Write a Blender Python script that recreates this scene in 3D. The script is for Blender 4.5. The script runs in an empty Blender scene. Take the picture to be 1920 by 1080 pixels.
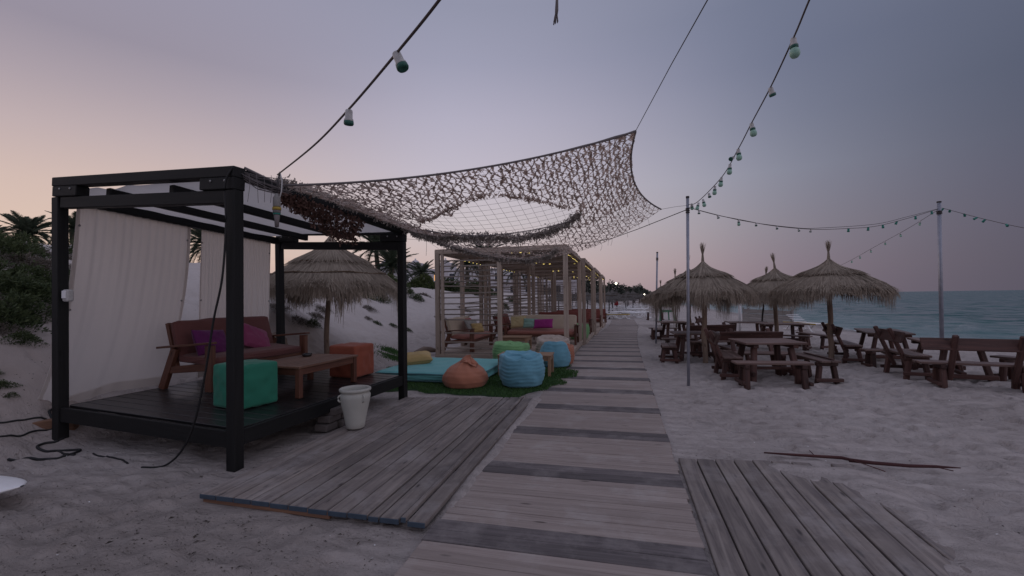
import bpy, bmesh, math, random
import numpy as np
from mathutils import Vector, Matrix
random.seed(7); RNG = np.random.default_rng(11)
SC = bpy.context.scene
COL = SC.collection
R_ = math.radians

# ------------------------------------------------------------------ camera
YAW, PITCH, ROLL = R_(13.7), R_(1.16), R_(.8)
f0 = Vector((-math.sin(YAW)*math.cos(PITCH), math.cos(YAW)*math.cos(PITCH), math.sin(PITCH)))
r0 = Vector((math.cos(YAW), math.sin(YAW), 0)); u0 = r0.cross(f0)
cr = r0*math.cos(ROLL) - u0*math.sin(ROLL); cu = r0*math.sin(ROLL) + u0*math.cos(ROLL)
cam = bpy.data.cameras.new('camera'); camo = bpy.data.objects.new('camera', cam); COL.objects.link(camo)
camo.matrix_world = Matrix(((cr.x, cu.x, -f0.x, 0), (cr.y, cu.y, -f0.y, 0), (cr.z, cu.z, -f0.z, 1.45), (0, 0, 0, 1)))
cam.sensor_width = 36; cam.lens = 36*840/1920; cam.clip_start = .05; cam.clip_end = 20000
SC.camera = camo

# ------------------------------------------------------------------ dusk sky
def lin(c):
    return tuple(((v/255)/12.92 if v/255 <= .04045 else ((v/255+.055)/1.055)**2.4) for v in c)
SUN_AZ = R_(66)                                   # sunset glow, left of the walk's direction
SUNV = (-math.sin(SUN_AZ), math.cos(SUN_AZ), 0)
w = bpy.data.worlds.new('World'); SC.world = w; w.use_nodes = True
nt = w.node_tree; nt.nodes.clear()
def wn(t, **k):
    n = nt.nodes.new(t)
    for a, b in k.items(): setattr(n, a, b)
    return n
L = nt.links.new
tc = wn('ShaderNodeTexCoord'); sep = wn('ShaderNodeSeparateXYZ'); L(tc.outputs['Generated'], sep.inputs[0])
flat = wn('ShaderNodeVectorMath', operation='MULTIPLY'); L(tc.outputs['Generated'], flat.inputs[0]); flat.inputs[1].default_value = (1, 1, 0)
nrm = wn('ShaderNodeVectorMath', operation='NORMALIZE'); L(flat.outputs[0], nrm.inputs[0])
dot = wn('ShaderNodeVectorMath', operation='DOT_PRODUCT'); L(nrm.outputs[0], dot.inputs[0]); dot.inputs[1].default_value = SUNV
def skyramp(stops):
    r = wn('ShaderNodeValToRGB'); cr_ = r.color_ramp; cr_.interpolation = 'B_SPLINE' if False else 'LINEAR'
    while len(cr_.elements) < len(stops): cr_.elements.new(.5)
    for e, (p, c) in zip(cr_.elements, stops): e.position = p; e.color = lin(c) + (1,)
    L(sep.outputs['Z'], r.inputs[0]); return r.outputs[0]
ZEN = (1, (170, 172, 193))
SL = skyramp([(0, (206, 172, 158)), (.10, (219, 192, 176)), (.19, (209, 185, 176)), (.27, (190, 172, 173)), (.34, (170, 157, 165)), (.41, (150, 142, 156)), (.6, (152, 151, 172)), ZEN])
SM = skyramp([(0, (184, 160, 160)), (.07, (199, 178, 176)), (.16, (200, 190, 194)), (.27, (191, 184, 197)), (.37, (177, 173, 191)), (.465, (157, 157, 178)), (.55, (146, 148, 169)), ZEN])
SR = skyramp([(0, (138, 123, 134)), (.05, (145, 131, 142)), (.13, (147, 141, 152)), (.23, (145, 147, 163)), (.32, (131, 135, 155)), (.41, (117, 123, 146)), (.5, (112, 119, 142)), ZEN])
SB = skyramp([(0, (88, 84, 97)), (.05, (89, 86, 99)), (.10, (90, 88, 103)), (.18, (89, 90, 107)), (.25, (86, 90, 108)), (.32, (85, 91, 110)), (.42, (93, 99, 119)), (.6, (120, 125, 147)), ZEN])
SK = skyramp([(0, (172, 162, 174)), (.08, (196, 180, 186)), (.2, (200, 188, 198)), (.35, (190, 187, 204)), (.6, (180, 181, 202)), ZEN])   # belt of Venus opposite the glow, unseen, brightened with the zenith as fill light
def amix(a, b, lo, hi):
    mr = wn('ShaderNodeMapRange', interpolation_type='SMOOTHSTEP'); L(dot.outputs['Value'], mr.inputs[0])
    mr.inputs[1].default_value = hi; mr.inputs[2].default_value = lo
    m = wn('ShaderNodeMix', data_type='RGBA'); L(mr.outputs[0], m.inputs[0]); L(a, m.inputs[6]); L(b, m.inputs[7]); return m.outputs[2]
sky = amix(amix(amix(amix(SL, SM, .70, 1.03), SR, .02, .72), SB, -.3, .32), SK, -.75, -.24)
# thin dusky cloud bars low over the sunset
mp = wn('ShaderNodeMapping'); L(tc.outputs['Generated'], mp.inputs[0]); mp.inputs['Scale'].default_value = (2.2, 2.2, 26)
cn = wn('ShaderNodeTexNoise'); L(mp.outputs[0], cn.inputs[0]); cn.inputs['Scale'].default_value = 1.6; cn.inputs['Detail'].default_value = 4
cr1 = wn('ShaderNodeMapRange'); L(cn.outputs[0], cr1.inputs[0]); cr1.inputs[1].default_value = .5; cr1.inputs[2].default_value = .68
el = wn('ShaderNodeMapRange'); L(sep.outputs['Z'], el.inputs[0]); el.inputs[1].default_value = .13; el.inputs[2].default_value = .05
az = wn('ShaderNodeMapRange'); L(dot.outputs['Value'], az.inputs[0]); az.inputs[1].default_value = .6; az.inputs[2].default_value = .9
m1 = wn('ShaderNodeMath', operation='MULTIPLY'); L(cr1.outputs[0], m1.inputs[0]); L(el.outputs[0], m1.inputs[1])
m2 = wn('ShaderNodeMath', operation='MULTIPLY'); L(m1.outputs[0], m2.inputs[0]); L(az.outputs[0], m2.inputs[1])
m3 = wn('ShaderNodeMath', operation='MULTIPLY'); L(m2.outputs[0], m3.inputs[0]); m3.inputs[1].default_value = .35
cm = wn('ShaderNodeMix', data_type='RGBA'); L(m3.outputs[0], cm.inputs[0]); L(sky, cm.inputs[6]); cm.inputs[7].default_value = lin((176, 150, 154)) + (1,)
bg = wn('ShaderNodeBackground'); L(cm.outputs[2], bg.inputs[0]); bg.inputs[1].default_value = 1.0
nis = wn('ShaderNodeTexSky', sky_type='NISHITA'); nis.sun_disc = False; nis.sun_elevation = R_(-3); nis.sun_rotation = -SUN_AZ
bg2 = wn('ShaderNodeBackground'); L(nis.outputs[0], bg2.inputs[0]); bg2.inputs[1].default_value = .05
ad = wn('ShaderNodeAddShader'); L(bg.outputs[0], ad.inputs[0]); L(bg2.outputs[0], ad.inputs[1])
ow = wn('ShaderNodeOutputWorld'); L(ad.outputs[0], ow.inputs[0])
sun = bpy.data.lights.new('sun', 'SUN'); sun.energy = .25; sun.angle = R_(40); sun.color = (1, .78, .66)
suno = bpy.data.objects.new('sun', sun); COL.objects.link(suno)
suno.rotation_euler = (-Vector((SUNV[0], SUNV[1], .14))).to_track_quat('-Z', 'Y').to_euler()
SC.view_settings.view_transform = 'Standard'; SC.view_settings.look = 'None'
SC.view_settings.exposure = 0; SC.view_settings.gamma = 1; SC.view_settings.use_curve_mapping = False

# ------------------------------------------------------------------ mesh helper
_bx = {}
def _box_topology():
    if _bx: return _bx
    S = [(sx, sy, sz) for sx in (-1, 1) for sy in (-1, 1) for sz in (-1, 1)]
    idx = {}; n = 0
    for s in S:
        for ax in range(3): idx[(s, ax)] = n; n += 1          # vertex lying on the face of axis ax
    F = []
    def face(ids, nrm):
        F.append((ids, nrm))
    for ax in range(3):
        o = [a for a in range(3) if a != ax]
        for sg in (-1, 1):
            ring = []
            for a, b in ((-1, -1), (1, -1), (1, 1), (-1, 1)):
                s = [0, 0, 0]; s[ax] = sg; s[o[0]] = a; s[o[1]] = b; ring.append(idx[(tuple(s), ax)])
            nr = [0, 0, 0]; nr[ax] = sg; face(ring, nr)
    for e in range(3):                                        # edges along axis e
        o = [a for a in range(3) if a != e]
        for a in (-1, 1):
            for b in (-1, 1):
                ids = []
                for t in (-1, 1):
                    s = [0, 0, 0]; s[e] = t; s[o[0]] = a; s[o[1]] = b; s = tuple(s)
                    ids.append((idx[(s, o[0])], idx[(s, o[1])]))
                nr = [0, 0, 0]; nr[o[0]] = a; nr[o[1]] = b
                face([ids[0][0], ids[0][1], ids[1][1], ids[1][0]], nr)
    for s in S: face([idx[(s, 0)], idx[(s, 1)], idx[(s, 2)]], s)
    sg = np.zeros((24, 3)); on = np.zeros((24, 3))
    for (s, ax), i in idx.items(): sg[i] = s; on[i, ax] = 1
    unit = sg*(.9 + .1*on); out = []
    for ids, nr in F:
        p = unit[ids]; c = np.cross(p[1]-p[0], p[2]-p[0])
        out.append(tuple(ids) if np.dot(c, nr) > 0 else tuple(ids[::-1]))
    _bx.update(sg=sg, on=on, F=out); return _bx

class MB:
    def __init__(s): s.v = []; s.f = []; s.l = []; s.sm = []; s.n = 0
    def raw(s, v, f, l=None, smooth=False):
        v = np.asarray(v, float).reshape(-1, 3)
        s.v.append(v); s.l.append(np.asarray(l, float).reshape(-1, 3) if l is not None else v + RNG.random(3)*9)
        s.f += [tuple(int(i)+s.n for i in q) for q in f]; s.sm += [smooth]*len(f); s.n += len(v); return s
    def box(s, c, size, rot=None, bev=.004, taper=None):
        T = _box_topology(); h = np.array(size, float)/2; b = min(bev, h.min()*.6)
        p = T['sg']*(h - b*(1-T['on']))
        l = p + RNG.random(3)*20
        if taper is not None: k = 1+(taper-1)*(p[:, 0:1]/(2*h[0])+.5); p = p*np.concatenate([np.ones_like(k), k, k], 1)
        if rot is not None: p = p @ np.array(rot).T
        return s.raw(p + np.array(c, float), T['F'], l)
    def beam(s, p0, p1, w, h, up=(0, 0, 1), bev=.004, taper=None):
        p0, p1 = np.array(p0, float), np.array(p1, float); d = p1-p0; Ln = np.linalg.norm(d); x = d/Ln
        up = np.array(up, float)
        if abs(x @ up) > .97*np.linalg.norm(up): up = np.array((0, 1., 0)) if abs(x[1]) < .9 else np.array((1., 0, 0))
        y = np.cross(up, x); y /= np.linalg.norm(y); z = np.cross(x, y)
        return s.box((p0+p1)/2, (Ln, w, h), np.stack([x, y, z], 1), bev, taper)
    def tube(s, pts, r, n=6, cap=True, smooth=True):
        P = np.array(pts, float); m = len(P); r = np.full(m, r) if np.isscalar(r) else np.array(r, float)
        T = np.gradient(P, axis=0); T /= np.linalg.norm(T, axis=1)[:, None] + 1e-12
        ref = np.array((0, 0, 1.)) if abs(T[0, 2]) < .9 else np.array((1., 0, 0))
        a = np.cross(T, ref); a /= np.linalg.norm(a, axis=1)[:, None] + 1e-12; b = np.cross(T, a)
        th = np.arange(n)*2*math.pi/n
        v = P[:, None] + r[:, None, None]*(np.cos(th)[None, :, None]*a[:, None] + np.sin(th)[None, :, None]*b[:, None])
        ds = np.concatenate([[0], np.cumsum(np.linalg.norm(np.diff(P, axis=0), axis=1))])
        rr = r.mean(); l = np.stack([np.repeat(ds, n), np.tile(np.cos(th)*rr, m), np.tile(np.sin(th)*rr, m)], 1) + RNG.random(3)*20
        f = [(i*n+j, i*n+(j+1) % n, (i+1)*n+(j+1) % n, (i+1)*n+j) for i in range(m-1) for j in range(n)]
        if cap: f += [tuple(range(n))[::-1], tuple(range((m-1)*n, m*n))]
        return s.raw(v, f, l, smooth)
    def lathe(s, prof, n=24, c=(0, 0, 0), rot=None, smooth=True, squash=None):
        prof = np.array(prof, float); m = len(prof); th = np.arange(n)*2*math.pi/n
        v = np.stack([prof[:, 0:1]*np.cos(th), prof[:, 0:1]*np.sin(th), np.repeat(prof[:, 1:2], n, 1)], 2).reshape(-1, 3)
        l = v + RNG.random(3)*9
        if rot is not None: v = v @ np.array(rot).T
        f = [(i*n+j, i*n+(j+1) % n, (i+1)*n+(j+1) % n, (i+1)*n+j) for i in range(m-1) for j in range(n)]
        f += [tuple(range(n))[::-1], tuple(range((m-1)*n, m*n))]
        return s.raw(v + np.array(c), f, l, smooth)
    def grid(s, P, l=None, smooth=True):
        P = np.asarray(P, float); a, b = P.shape[:2]
        I = np.arange(a*b).reshape(a, b)
        f = np.stack([I[:-1, :-1], I[1:, :-1], I[1:, 1:], I[:-1, 1:]], -1).reshape(-1, 4)
        return s.raw(P.reshape(-1, 3), f, l, smooth)
    def quads(s, Q, l=None, smooth=False):                    # (n,4,3)
        Q = np.asarray(Q, float); n = len(Q)
        f = np.arange(n*4).reshape(n, 4)
        if l is None: l = np.repeat(RNG.random((n, 3)), 4, 0)
        return s.raw(Q.reshape(-1, 3), f, l, smooth)
    def mesh(s, name, m):
        me = bpy.data.meshes.new(name)
        V = np.concatenate(s.v); me.from_pydata(V.tolist(), [], s.f) if s.n < 60000 else _bulk(me, V, s.f)
        at = me.attributes.new('lc', 'FLOAT_VECTOR', 'POINT'); at.data.foreach_set('vector', np.concatenate(s.l).astype(np.float32).ravel())
        me.polygons.foreach_set('use_smooth', np.array(s.sm, bool)); me.materials.append(m); me.update(); return me
    def build(s, name, m, parent=None, loc=None, rz=None):
        return put(name, s.mesh(name, m), parent, loc, rz)
def _bulk(me, V, F):
    n = np.array([len(q) for q in F]); me.vertices.add(len(V)); me.vertices.foreach_set('co', V.astype(np.float32).ravel())
    flat = np.fromiter((i for q in F for i in q), np.int32); me.loops.add(len(flat)); me.loops.foreach_set('vertex_index', flat)
    me.polygons.add(len(F)); st = np.concatenate([[0], np.cumsum(n)[:-1]]).astype(np.int32); me.polygons.foreach_set('loop_start', st); me.update(calc_edges=True)
def put(name, me, parent=None, loc=None, rz=None):
    o = bpy.data.objects.new(name, me); COL.objects.link(o)
    if parent is not None: o.parent = parent
    if loc is not None: o.location = loc
    if rz is not None: o.rotation_euler = (0, 0, rz)
    return o
def tag(o, label=None, cat=None, group=None, kind=None):
    for k, v in (('label', label), ('category', cat), ('group', group), ('kind', kind)):
        if v: o[k] = v
    return o
def thing(name, label, cat, loc=(0, 0, 0), rz=0, group=None):
    o = bpy.data.objects.new(name, None); COL.objects.link(o); o.empty_display_size = .2
    o.location = loc; o.rotation_euler = (0, 0, rz); return tag(o, label, cat, group)
def dup(root, loc, rz=None, label=None, scale=None, rot=None):
    r = root.copy(); COL.objects.link(r); r.location = loc
    if rz is not None: r.rotation_euler = (0, 0, rz)
    if rot is not None: r.rotation_euler = rot
    if scale is not None: r.scale = (scale,)*3 if np.isscalar(scale) else scale
    if label: r['label'] = label
    for ch in list(root.children):
        c = ch.copy(); COL.objects.link(c); c.parent = r
        for g in list(ch.children):
            d = g.copy(); COL.objects.link(d); d.parent = c
    return r
def rotz(a): c, s_ = math.cos(a), math.sin(a); return np.array(((c, -s_, 0), (s_, c, 0), (0, 0, 1)))
def rotx(a): c, s_ = math.cos(a), math.sin(a); return np.array(((1, 0, 0), (0, c, -s_), (0, s_, c)))
def roty(a): c, s_ = math.cos(a), math.sin(a); return np.array(((c, 0, s_), (0, 1, 0), (-s_, 0, c)))

# ------------------------------------------------------------------ noise + terrain height
def vn(x, y, seed=0):
    x = np.asarray(x, float); y = np.asarray(y, float); i = np.floor(x); j = np.floor(y); fx = x-i; fy = y-j
    fx = fx*fx*(3-2*fx); fy = fy*fy*(3-2*fy)
    def h(a, b): t = np.sin(a*127.1+b*311.7+seed*74.7)*43758.5453; return t-np.floor(t)
    return (h(i, j)*(1-fx)+h(i+1, j)*fx)*(1-fy)+(h(i, j+1)*(1-fx)+h(i+1, j+1)*fx)*fy
def sstep(a, b, x): t = np.clip((x-a)/(b-a), 0, 1); return t*t*(3-2*t)
def drift(y): y = np.asarray(y, float); return np.where(y > 9, .0016*(np.clip(y, 9, 26)-9)**2, 0)
def H(x, y):
    x = np.asarray(x, float); y = np.asarray(y, float)
    z = -np.minimum(.018*np.clip(y-9.5, 0, None), .35) - np.minimum(.085*np.clip(x-8, 0, None), 3)
    amp = np.interp(y, [0, 5, 12, 20, 30, 60], [3.0, 2.85, 2.4, 2.4, 2.4, 2.1])
    st = np.interp(y, [3, 6, 8, 10, 14], [5.45, 5.2, 5.0, 4.95, 5.1])
    d = np.clip(-x-st+.9*(vn(x/2.1, y/2.1, 3)-.5)*np.clip((-x-st)/1.5, 0, 1), 0, None)
    dune = amp*(1-np.exp(-(d/3.2)**1.5)); k = np.clip(d/2.5, 0, 1)
    z = z + dune + k*(.34*(vn(x/1.6, y/1.6, 5)-.5)+.11*(vn(x/.7, y/.7, 6)-.5)+.022*(vn(x/.25, y/.25, 16)-.5))
    q1 = vn(x*2.0+.6*vn(x*3, y*3, 21), y*3.4, 7); q2 = vn(x*5.4, y*8.0+.5*vn(x*4, y*4, 22), 8)
    ft = .045*(q1-.5)-.05*sstep(.58, .82, q2)+.034*(vn(x*8, y*11, 23)-.5)+.018*(vn(x*15, y*17, 9)-.5)
    left = sstep(-1.5, -2.6, x)*(1-k)
    z = z + ft*(1-.55*left)*np.interp(y, [25, 60], [1, .3])
    xb = x-drift(y)
    m = sstep(-1.75, -1.3, xb)*(1-sstep(.5, .85, xb))*sstep(.2, 1, 40-y)                # boardwalk bed
    spill = .05*sstep(.45, .8, vn(x*3, y*1.7, 12))*(1-sstep(-1.28, -.95, xb))*sstep(2.6, 3.2, y)*(1-sstep(11, 13, y))
    spill = spill + .046*sstep(.5, .75, vn(x*3+9, y*1.9, 13))*sstep(.33, .5, xb)*sstep(4.3, 5, y)
    base = -np.minimum(.018*np.clip(y-9.5, 0, None), .35)
    spill = spill+(.046*np.exp(-((x+1.18+.03*(vn(y*2.3, x*0, 31)-.5))/.055)**2)+.012*vn(x*14, y*14, 32))*sstep(2.5, 3.2, y)*(1-sstep(6.4, 8, y))
    z = z*(1-m)+(base-.012+spill)*m
    dl = sstep(-3.25, -2.95, x)*(1-sstep(-1.34, -1.24, x))*sstep(2.45, 2.7, y)*(1-sstep(6.05, 6.3, y))
    z = z*(1-dl)+(.0)*dl
    dr = sstep(.42, .5, x)*(1-sstep(1.72, 2.1, x))*(1-sstep(4.1, 4.3, y))
    cov = .062*sstep(1.32, 1.95, x+.75*(vn(x*2.2, y*1.4, 14)-.5)+.42*(vn(x*8, y*5, 15)-.5)+.2*(vn(x*19, y*14, 17)-.5)+.25*sstep(3.3, 4.2, y))+.012*vn(x*9, y*9, 20)
    z = z*(1-dr)+(-.012+cov)*dr
    tf = sstep(-4.7, -4.4, x)*(1-sstep(-1.0, -.8, x))*sstep(6.1, 6.3, y)*(1-sstep(9.6, 9.9, y))
    return z*(1-tf)+(.25*z)*tf
def hz(x, y): return float(H(x, y))

# ------------------------------------------------------------------ materials
def mat(name):
    m = bpy.data.materials.new(name); m.use_nodes = True; t = m.node_tree; return m, t, t.nodes['Principled BSDF']
def nd(t, ty, ins=None, **k):
    n = t.nodes.new(ty)
    for a, b in k.items(): setattr(n, a, b)
    for a, b in (ins or {}).items():
        if isinstance(b, bpy.types.NodeSocket): t.links.new(b, n.inputs[a])
        else: n.inputs[a].default_value = b
    return n
def ramp(t, fac, stops):
    r = nd(t, 'ShaderNodeValToRGB', {0: fac}); e = r.color_ramp.elements
    while len(e) < len(stops): e.new(.5)
    for q, (p, c) in zip(e, stops): q.position = p; q.color = tuple(c)+(1,)
    return r.outputs[0]
def mixc(t, f, a, b, mode='MIX'):
    n = nd(t, 'ShaderNodeMix', data_type='RGBA', blend_type=mode)
    for i, v in ((0, f), (6, a), (7, b)):
        if isinstance(v, bpy.types.NodeSocket): t.links.new(v, n.inputs[i])
        else: n.inputs[i].default_value = v if i == 0 else tuple(v)[:3]+(1,)
    return n.outputs[2]
def math_(t, op, a, b=0.):
    n = nd(t, 'ShaderNodeMath', operation=op)
    for i, v in ((0, a), (1, b)):
        if isinstance(v, bpy.types.NodeSocket): t.links.new(v, n.inputs[i])
        else: n.inputs[i].default_value = v
    return n.outputs[0]
def lcv(t, scale, rnd=True):
    a = nd(t, 'ShaderNodeAttribute', attribute_name='lc').outputs['Vector']
    if rnd:
        oi = nd(t, 'ShaderNodeObjectInfo').outputs['Random']
        sc = math_(t, 'MULTIPLY', oi, 37.); cv = nd(t, 'ShaderNodeCombineXYZ', {0: sc, 1: sc, 2: sc}).outputs[0]
        a = nd(t, 'ShaderNodeVectorMath', {0: a, 1: cv}, operation='ADD').outputs[0]
    return nd(t, 'ShaderNodeVectorMath', {0: a, 1: scale}, operation='MULTIPLY').outputs[0]
def noise(t, vec, scale, detail=3, rough=.55, dist=0):
    return nd(t, 'ShaderNodeTexNoise', {'Vector': vec, 'Scale': scale, 'Detail': detail, 'Roughness': rough, 'Distortion': dist}).outputs[0]
def bump(t, h, strength, dist, bs):
    b = nd(t, 'ShaderNodeBump', {'Height': h, 'Strength': strength, 'Distance': dist}); t.links.new(b.outputs[0], bs.inputs['Normal'])
def rnd_tone(t, col, lo=.8, hi=1.15):
    oi = nd(t, 'ShaderNodeObjectInfo').outputs['Random']
    k = nd(t, 'ShaderNodeMapRange', {0: oi, 3: lo, 4: hi}).outputs[0]
    return nd(t, 'ShaderNodeVectorMath', {0: col, 'Scale': k}, operation='SCALE').outputs[0]
def wood(name, a, b, c, rough=.7, gs=26., bs=.35, sand=0., sandc=(.40, .36, .34), tone=(.82, 1.14), spec=.35, wear=None, stain=0.):
    m, t, p = mat(name)
    g = noise(t, lcv(t, (1.1, gs, gs)), 1.6, 5, .6, .6); g2 = noise(t, lcv(t, (.9, 5, 5)), 1.5, 3)
    col = ramp(t, g, [(.28, c), (.5, a), (.72, b)])
    col = mixc(t, math_(t, 'MULTIPLY', nd(t, 'ShaderNodeMapRange', {0: g2, 1: .45, 2: .75}).outputs[0], .55), col, c)
    kn = nd(t, 'ShaderNodeTexVoronoi', {'Vector': lcv(t, (2.4, 9, 9)), 'Scale': 1.0}).outputs['Distance']
    col = mixc(t, nd(t, 'ShaderNodeMapRange', {0: kn, 1: .13, 2: .05}).outputs[0], col, tuple(x*.55 for x in c))
    if wear:
        ww = noise(t, lcv(t, (3, 18, 18)), 2.2, 6, .7)
        col = mixc(t, nd(t, 'ShaderNodeMapRange', {0: ww, 1: .62, 2: .74}).outputs[0], col, wear)
    if stain:
        st_ = noise(t, nd(t, 'ShaderNodeNewGeometry').outputs['Position'], 1.9, 6, .7, .6)
        col = mixc(t, nd(t, 'ShaderNodeMapRange', {0: st_, 1: .52, 2: .70, 4: stain}).outputs[0], col, tuple(v*.75 for v in c))
        st2 = noise(t, lcv(t, (2.2, 22, 22)), 2.6, 5, .7); col = mixc(t, nd(t, 'ShaderNodeMapRange', {0: st2, 1: .63, 2: .72, 4: .55}).outputs[0], col, tuple(v*.6 for v in c))
    if sand:
        sn = noise(t, nd(t, 'ShaderNodeNewGeometry').outputs['Position'], 2.3, 7, .72)
        col = mixc(t, nd(t, 'ShaderNodeMapRange', {0: sn, 1: .60-.12*sand, 2: .72, 4: .8}).outputs[0], col, sandc)
    t.links.new(rnd_tone(t, col, *tone), p.inputs['Base Color'])
    ro = nd(t, 'ShaderNodeMapRange', {0: g, 3: rough-.12, 4: min(1, rough+.15)}).outputs[0]; t.links.new(ro, p.inputs['Roughness'])
    p.inputs['Specular IOR Level'].default_value = spec
    bump(t, g, bs, .003, p); return m
def fabric(name, col, rough=.9, weave=420., fold=6., tr=0., var=.16, spec=.2):
    m, t, p = mat(name)
    n1 = noise(t, lcv(t, (1, 1, 1)), fold, 4); n2 = noise(t, lcv(t, (1, 1, 1)), weave*.35, 2)
    c = mixc(t, n1, tuple(x*(1-var) for x in col), tuple(min(1, x*(1+var)) for x in col))
    c = mixc(t, math_(t, 'MULTIPLY', n2, .25), c, tuple(x*.72 for x in col)); t.links.new(c, p.inputs['Base Color'])
    p.inputs['Roughness'].default_value = rough; p.inputs['Specular IOR Level'].default_value = spec
    p.inputs['Sheen Weight'].default_value = .12
    bump(t, n2, .25, .002, p)
    if tr:
        o = t.nodes['Material Output']; ts = nd(t, 'ShaderNodeBsdfTranslucent', {'Color': tuple(col)+(1,)})
        mx = nd(t, 'ShaderNodeMixShader', {0: tr, 1: p.outputs[0], 2: ts.outputs[0]}); t.links.new(mx.outputs[0], o.inputs[0])
    return m
def plain(name, col, rough=.6, metal=0., var=.12, sc=14., spec=.4, b=0.):
    m, t, p = mat(name); n = noise(t, lcv(t, (1, 1, 1)), sc, 4)
    t.links.new(mixc(t, n, tuple(x*(1-var) for x in col), tuple(min(1, x*(1+var)) for x in col)), p.inputs['Base Color'])
    p.inputs['Roughness'].default_value = rough; p.inputs['Metallic'].default_value = metal; p.inputs['Specular IOR Level'].default_value = spec
    if b: bump(t, n, b, .004, p)
    return m
def strandmat(name, lo, hi, rough=.85, tr=0.):
    m, t, p = mat(name); s = nd(t, 'ShaderNodeSeparateXYZ', {0: nd(t, 'ShaderNodeAttribute', attribute_name='lc').outputs['Vector']})
    f = math_(t, 'FRACT', s.outputs[1]); c = mixc(t, f, lo, hi); t.links.new(c, p.inputs['Base Color'])
    p.inputs['Roughness'].default_value = rough; p.inputs['Specular IOR Level'].default_value = .2
    if tr:
        o = t.nodes['Material Output']; ts = nd(t, 'ShaderNodeBsdfTranslucent', {'Color': c})
        mx = nd(t, 'ShaderNodeMixShader', {0: tr, 1: p.outputs[0], 2: ts.outputs[0]}); t.links.new(mx.outputs[0], o.inputs[0])
    return m
def glow(name, col, st):
    m, t, p = mat(name); p.inputs['Base Color'].default_value = col+(1,); p.inputs['Emission Color'].default_value = col+(1,)
    p.inputs['Emission Strength'].default_value = st; return m

M = {}
# sand
m, t, p = mat('sand'); pos = nd(t, 'ShaderNodeNewGeometry').outputs['Position']
n1 = noise(t, pos, .55, 4); n2 = noise(t, pos, 6.5, 5, .6); n3 = noise(t, pos, 140, 3, .6)
c = ramp(t, n1, [(.3, (.40, .355, .335)), (.55, (.47, .42, .40)), (.75, (.51, .465, .445))])
c = mixc(t, nd(t, 'ShaderNodeMapRange', {0: n2, 1: .5, 2: .72, 4: .4}).outputs[0], c, (.29, .245, .225))
nf = noise(t, nd(t, 'ShaderNodeVectorMath', {0: pos, 1: (2.2, 5.2, 2.)}, operation='MULTIPLY').outputs[0], 1.6, 6, .68, .8)
sz = nd(t, 'ShaderNodeSeparateXYZ', {0: pos}).outputs[2]; flatk = nd(t, 'ShaderNodeMapRange', {0: sz, 1: .55, 2: .12, 3: .22, 4: 1.}).outputs[0]
c = mixc(t, math_(t, 'MULTIPLY', nd(t, 'ShaderNodeMapRange', {0: nf, 1: .55, 2: .70, 4: .42}).outputs[0], flatk), c, (.25, .22, .21))
c = mixc(t, nd(t, 'ShaderNodeMapRange', {0: sz, 1: .15, 2: .7, 4: .75}).outputs[0], c, (.545, .495, .475))  # cleaner dune sand, also lightened to imitate the view's brighter middle
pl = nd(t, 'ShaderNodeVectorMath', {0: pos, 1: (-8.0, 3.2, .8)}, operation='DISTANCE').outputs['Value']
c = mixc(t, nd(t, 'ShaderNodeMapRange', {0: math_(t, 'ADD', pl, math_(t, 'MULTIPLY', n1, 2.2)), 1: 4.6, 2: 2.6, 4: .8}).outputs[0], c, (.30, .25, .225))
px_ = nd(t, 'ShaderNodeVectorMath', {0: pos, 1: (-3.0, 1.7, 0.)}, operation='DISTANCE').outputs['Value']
c = mixc(t, nd(t, 'ShaderNodeMapRange', {0: math_(t, 'ADD', px_, math_(t, 'MULTIPLY', n1, 1.6)), 1: 3.6, 2: 1.4, 4: .75}).outputs[0], c, (.255, .22, .20))  # dirty near-left sand, darkened further to imitate corner falloff of the lens
c = mixc(t, math_(t, 'MULTIPLY', n3, .22), c, (.25, .22, .21))
deb = nd(t, 'ShaderNodeTexVoronoi', {'Vector': pos, 'Scale': 16., 'Randomness': 1.}).outputs['Distance']
dm = noise(t, pos, 1.3, 4)
c = mixc(t, math_(t, 'MULTIPLY', nd(t, 'ShaderNodeMapRange', {0: deb, 1: .13, 2: .06}).outputs[0], nd(t, 'ShaderNodeMapRange', {0: dm, 1: .5, 2: .62}).outputs[0]), c, (.07, .055, .05))
sx = nd(t, 'ShaderNodeSeparateXYZ', {0: pos})
wet = nd(t, 'ShaderNodeMapRange', {0: math_(t, 'ADD', sx.outputs[2], math_(t, 'MULTIPLY', n1, .12)), 1: -.45, 2: -.72}).outputs[0]
c = mixc(t, wet, c, (.19, .165, .155)); t.links.new(c, p.inputs['Base Color'])
t.links.new(nd(t, 'ShaderNodeMapRange', {0: wet, 3: .95, 4: .35}).outputs[0], p.inputs['Roughness']); p.inputs['Specular IOR Level'].default_value = .2
b0 = nd(t, 'ShaderNodeBump', {'Height': math_(t, 'MULTIPLY', nf, flatk), 'Strength': .9, 'Distance': -.08}); b1 = nd(t, 'ShaderNodeBump', {'Height': math_(t, 'MULTIPLY', n2, flatk), 'Strength': .8, 'Distance': .05, 'Normal': b0.outputs[0]}); b2 = nd(t, 'ShaderNodeBump', {'Height': n3, 'Strength': .35, 'Distance': .004, 'Normal': b1.outputs[0]})
t.links.new(b2.outputs[0], p.inputs['Normal']); M['sand'] = m
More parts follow.
